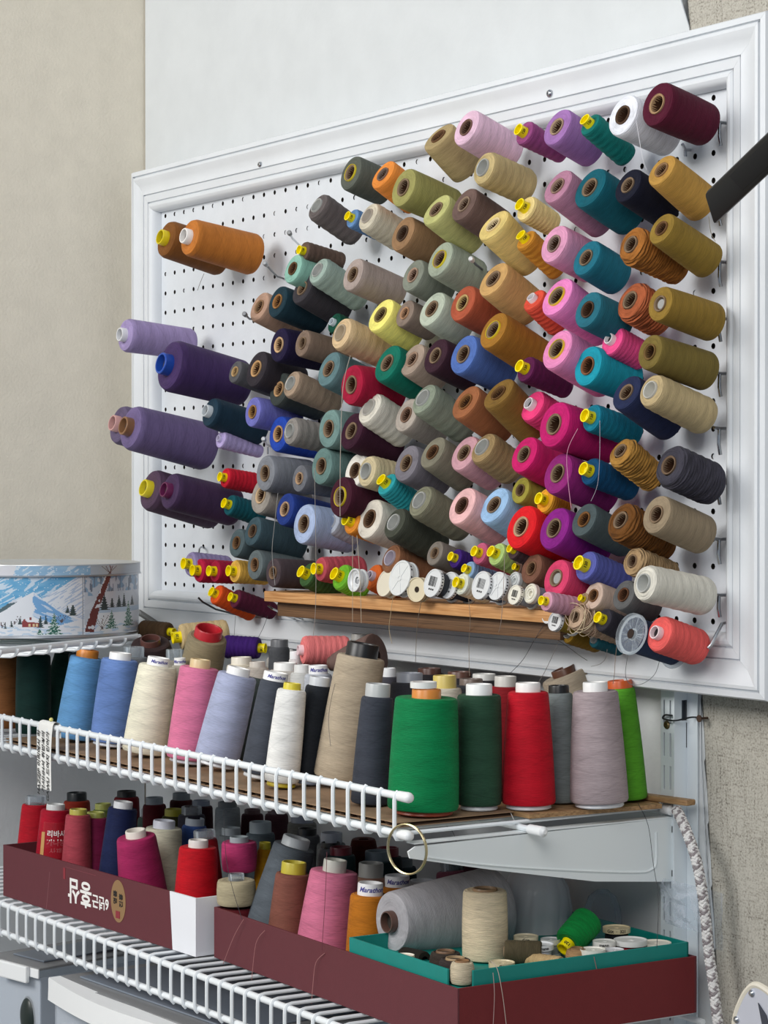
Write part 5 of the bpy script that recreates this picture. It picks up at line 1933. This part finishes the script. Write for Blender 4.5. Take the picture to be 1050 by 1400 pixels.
# step stool in the lower right corner
sY = -.10
st = thing('step_stool', 'silver step stool with cream rubber edging at the lower right corner', 'stool', PY(1030, 1400, sY))
outl = [PY(x, y, sY) for x, y in spline([(1002, 1420, 0), (1003, 1396, 0), (1012, 1368, 0), (1022, 1352, 0), (1031, 1347, 0), (1043, 1352, 0), (1056, 1364, 0), (1072, 1390, 0), (1082, 1420, 0)], 5) for x, y in ((x, y),)] if False else [PY(v.x, v.y, sY) for v in spline([Vector((1002, 1440, 0)), Vector((1003, 1396, 0)), Vector((1012, 1368, 0)), Vector((1022, 1352, 0)), Vector((1031, 1347, 0)), Vector((1043, 1352, 0)), Vector((1056, 1364, 0)), Vector((1072, 1390, 0)), Vector((1084, 1440, 0))], 5)]
bm = bmesh.new()
outline_plate(bm, outl[::-1], (0, -1, 0), .004)
under(link_mesh('side_plate', bm, plain('silver_lacquer', 'cfd2de', .35, .3), smooth=False), st)
bm = bmesh.new()
tube(bm, [p + Vector((0, .002, 0)) for p in outl], .0030, 8)
under(link_mesh('rubber_edging', bm, M_RUBBER), st)
bm = bmesh.new()
outline_plate(bm, [PY(x, y, sY - .0012) for x, y in ((1036, 1371), (1047, 1388), (1060, 1440), (1049, 1440))][::-1], (0, -1, 0), .0008)
under(link_mesh('recess', bm, plain('dark_recess', '3c3f4a', .6), smooth=False), st)
for px, py in ((1028, 1358), (1007, 1394)):
    p = PY(px, py, sY - .0001)
    bm = bmesh.new()
    lathe(bm, [(0, 0), (.0030, 0), (.0030, .0010), (.0016, .0024), (0, .0026)], 14)
    s = link_mesh('screw', bm, M_CHROME)
    s.matrix_world = Matrix.Translation(p) @ Matrix.Rotation(math.pi / 2, 4, 'X')
    under(s, st)

# ================================================================ CLEAR STORAGE BINS BELOW THE LOWER SHELF
def bin_(label, org, ang, L, D, H, latch):
    o = thing('storage_bin', label, 'storage bin', org, 'clear bins under the lower shelf')
    o.rotation_euler = (0, 0, math.radians(ang))
    t = .002

    def pt(name, a, mat, bev=.0006):
        bm = bmesh.new()
        box(bm, *a, bev)
        return link_mesh(name, bm, mat, o, smooth=False)
    pt('bin_wall', (0, L, 0, t, -H, -.012), M_BIN)
    pt('bin_wall', (0, L, D - t, D, -H, -.012), M_BIN)
    pt('bin_wall', (0, t, t, D - t, -H, -.012), M_BIN)
    pt('bin_wall', (L - t, L, t, D - t, -H, -.012), M_BIN)
    pt('bin_floor', (0, L, 0, D, -H, -H + t), M_BIN)
    pt('lid', (-.004, L + .004, -.004, D + .004, -.003, 0), plain('smoky_lid', '8a8b8c', .18), .001)
    pt('lid_rim', (-.005, L + .005, -.006, -.0035, -.012, -.001), M_WPLAS, .001)
    pt('lid_groove', (.02, L - .02, .02, D - .02, 0, .0022), plain('smoky_lid_ridge', '7d8692', .18), .001)
    for x0_, x1_, h_ in latch:
        pt('latch', (x0_, x1_, -.0125, -.0065, -h_, .001), M_WPLAS, .0018)
    return o


zl = PY(0, 1311, -.285).z
o1 = PY(-14, 1308, -.285)
bin_('clear storage bin with a small white latch under the shelf at left', (o1.x, -.285, zl), 10, .105, .23, .16, [(.036, .094, .019)])
o2 = PY(75, 1336, -.318)
bin_('clear storage bin with a big white handle under the lower shelf', (o2.x, -.318, o2.z), 3, .36, .27, .17, [])
hb = o2 + Vector((0, -.008, 0))
bm = bmesh.new()
Lh = .30
top_, bot_ = [], []
for i in range(25):
    t = i / 24
    x = hb.x + .001 + t * Lh
    dz = -.004 * math.sin(math.pi * t)
    top_.append(Vector((x, hb.y - .012 * math.sin(math.pi * min(1, t * 1.0)), hb.z + .001 + dz * .3)))
    bot_.append(Vector((x, hb.y - .012 * math.sin(math.pi * t) - .001, hb.z - (.024 if t < .5 else .024 - .004 * (t - .5)))))
bm.faces.new
va = [bm.verts.new(p) for p in top_]
vb = [bm.verts.new(p) for p in bot_]
vc = [bm.verts.new((p.x, -.312, p.z)) for p in top_]
for i in range(24):
    bm.faces.new((va[i], vb[i], vb[i + 1], va[i + 1]))
    bm.faces.new((vc[i], va[i], va[i + 1], vc[i + 1]))
tag(link_mesh('bin_handle', bm, M_WPLAS), 'curved white handle band across the big clear bin', 'handle')
# things seen through the first bin
p = PY(40, 1392, -.268)
bm = bmesh.new()
bmesh.ops.create_uvsphere(bm, u_segments=24, v_segments=16, radius=.021)
for v in bm.verts:
    v.co = Vector((v.co.x * .75, v.co.y * .45, v.co.z * 1.25)) * (1 + .10 * noise.noise(v.co * 60))
o = link_mesh('dark_pouch', bm, plain('dark_green_pouch', '1f2a26', .35))
o.location = p
tag(o, 'dark green pouch inside the left clear bin', 'pouch')

# ================================================================ LOOSE THREAD ENDS
def strand(label, pts, col='b8ac9c', r=.00028):
    bm = bmesh.new()
    tube(bm, spline(pts, 5), r, 5)
    return tag(link_mesh('thread_end', bm, strand_mat(col)), label, 'thread', 'loose thread ends')


def px_line(label, pxs, Ya, Yb, col='a89c90', r=.00028):
    n_ = len(pxs) - 1
    strand(label, [PY(x, y, Ya + (Yb - Ya) * i / n_) for i, (x, y) in enumerate(pxs)], col, r)


px_line('pale thread falling past the crimson spool to the burgundy spool', [(479, 486), (469, 530), (466, 600), (465, 660), (465, 706)], -.098, -.098, 'b7aea2', .0004)
px_line('pale thread hanging in front of the dusty red mini cone', [(430, 640), (431, 700), (432, 770), (431, 840), (426, 885)], -.11, -.09, 'a9a39c')
px_line('thread hanging from the navy spool past the film wrapped spool', [(380, 674), (375, 720), (372, 756), (376, 800)], -.11, -.10, 'a9a9a6')
px_line('cream thread over the dish reel, left one', [(482, 732), (482, 790), (482, 850)], -.118, -.10, 'd0c4ae')
px_line('cream thread over the dish reel, right one', [(488, 732), (492, 790), (494, 852)], -.118, -.10, 'd0c4ae')
px_line('beige thread hanging under the largest white reel', [(537, 818), (534, 840), (532, 860), (536, 880)], -.0780, -.0775, 'b9a684')
px_line('thread hanging under the dark holed cream reel', [(576, 822), (571, 850), (569, 880), (568, 905)], -.09, -.03, 'b4a894')
px_line('pale thread hanging from the ledge below off white mini cone', [(640, 812), (643, 850), (641, 880), (642, 924)], -.09, -.035, 'c9b9a4')
px_line('thread pair hanging by the small clear reel', [(690, 760), (688, 810), (685, 850), (682, 864)], -.115, -.09, 'b9aaa0')
px_line('pink thread falling from the magenta spool', [(790, 586), (776, 616), (776, 650), (781, 695)], -.105, -.105, 'dc9cb8')
px_line('lilac thread looping over the dark blue mini cone', [(820, 575), (820, 620), (817, 662), (808, 685)], -.110, -.100, 'b0a8b4')
px_line('white thread hanging from the white spool', [(870, 165), (874, 190), (879, 218), (884, 232)], -.098, -.085, 'e4e4ea')
px_line('dark slack thread from the bar coded reel to the cones', [(745, 852), (730, 876), (715, 902), (696, 922)], -.07, -.05, '44444a')
px_line('long dark thread crossing behind the tangled cone', [(758, 872), (776, 884), (792, 896), (803, 903)], -.05, -.03, '55534f')
px_line('thin thread slanting down to the dark red cone', [(768, 868), (756, 895), (744, 920), (732, 940)], -.06, -.04, '8c8884')
px_line('hanging thread loop below the tangled cone', [(830, 888), (828, 900), (820, 908), (808, 911)], -.06, -.04, '8e8c8a')
px_line('tan thread falling straight from the tangled cone', [(843, 885), (841, 905), (840, 922), (838, 935)], -.075, -.06, '9c8472')
px_line('grey thread loop under the large clear reel', [(859, 893), (855, 922), (862, 935), (878, 935), (895, 922), (902, 902)], -.06, -.03, '77797c')
px_line('grey thread below the golden ochre spool', [(969, 296), (972, 318), (978, 330)], -.11, -.05, 'b5a890')
px_line('dark thread hanging under the orange brown cone', [(279, 374), (274, 386), (270, 397)], -.08, -.08, '54483e')
px_line('thread hanging under the orange mini cone, left', [(322, 842), (321, 856), (320, 872)], -.05, -.04, '8e8e90')
px_line('dark thread hanging under the maroon mini cone', [(366, 842), (360, 858), (353, 872)], -.05, -.04, '4c4a50')
px_line('white thread hanging from the upper shelf over the bracket', [(697, 1109), (706, 1130), (710, 1155), (711, 1178)], -.1535, -.1535, 'dcdcd8', .0004)
px_line('dark thread hanging from the shelf end beside the upright', [(872, 1098), (886, 1128), (893, 1180), (900, 1230), (898, 1296)], -.03, -.06, '303238')
px_line('dark thread hanging over the bracket tip', [(606, 1126), (618, 1136), (624, 1152), (624, 1166)], -.2, -.22, '55585c')
px_line('long dark thread hanging from the lilac cone to the wine box', [(306, 1108), (309, 1170), (318, 1215), (331, 1257)], -.262, -.253, '3c3a42')
px_line('dark red thread falling over the big pink cone', [(447, 1165), (445, 1220), (440, 1300)], -.262, -.262, '6c3440')
px_line('pink thread over the box front, left one', [(333, 1257), (320, 1280), (305, 1318)], -.2525, -.256, 'b07a78', .0003)
px_line('pink thread over the box front, middle one', [(362, 1272), (350, 1290), (344, 1340)], -.2535, -.257, 'b07a78', .0003)
px_line('pink thread over the box front, right one', [(444, 1303), (432, 1316), (428, 1345), (426, 1372)], -.2560, -.260, 'b07a78', .0003)
px_line('fine thread down the maroon box front near its left end', [(68, 1192), (66, 1215), (63, 1245)], -.2845, -.2850, '8e5c60')
T0 = PZ(676, 1316, TZ + .022)
strand('pale thread from the beige spool over the tray rim, right one', [PX(671, 1314, 1.030), PX(680, 1325, 1.0335), PX(687, 1360, 1.0335), PX(692, 1400, 1.0335), PX(694, 1420, 1.0335)], 'cdbcb0', .0003)
strand('pale thread from the beige spool over the tray rim, left one', [PX(674, 1330, 1.0335), PX(676, 1360, 1.0335), PX(674, 1405, 1.0335)], 'b99a96', .0003)
strand('thin thread down the wine red box end', [PX(812, 1308, 1.0335), PX(820, 1345, 1.0335), PX(830, 1400, 1.0335)], 'a8706c', .0003)
px_line('thread draped round the tall beige cone', [(452, 1020), (449, 985), (453, 955), (458, 935)], -.24, -.235, '9a8f80', .0004)
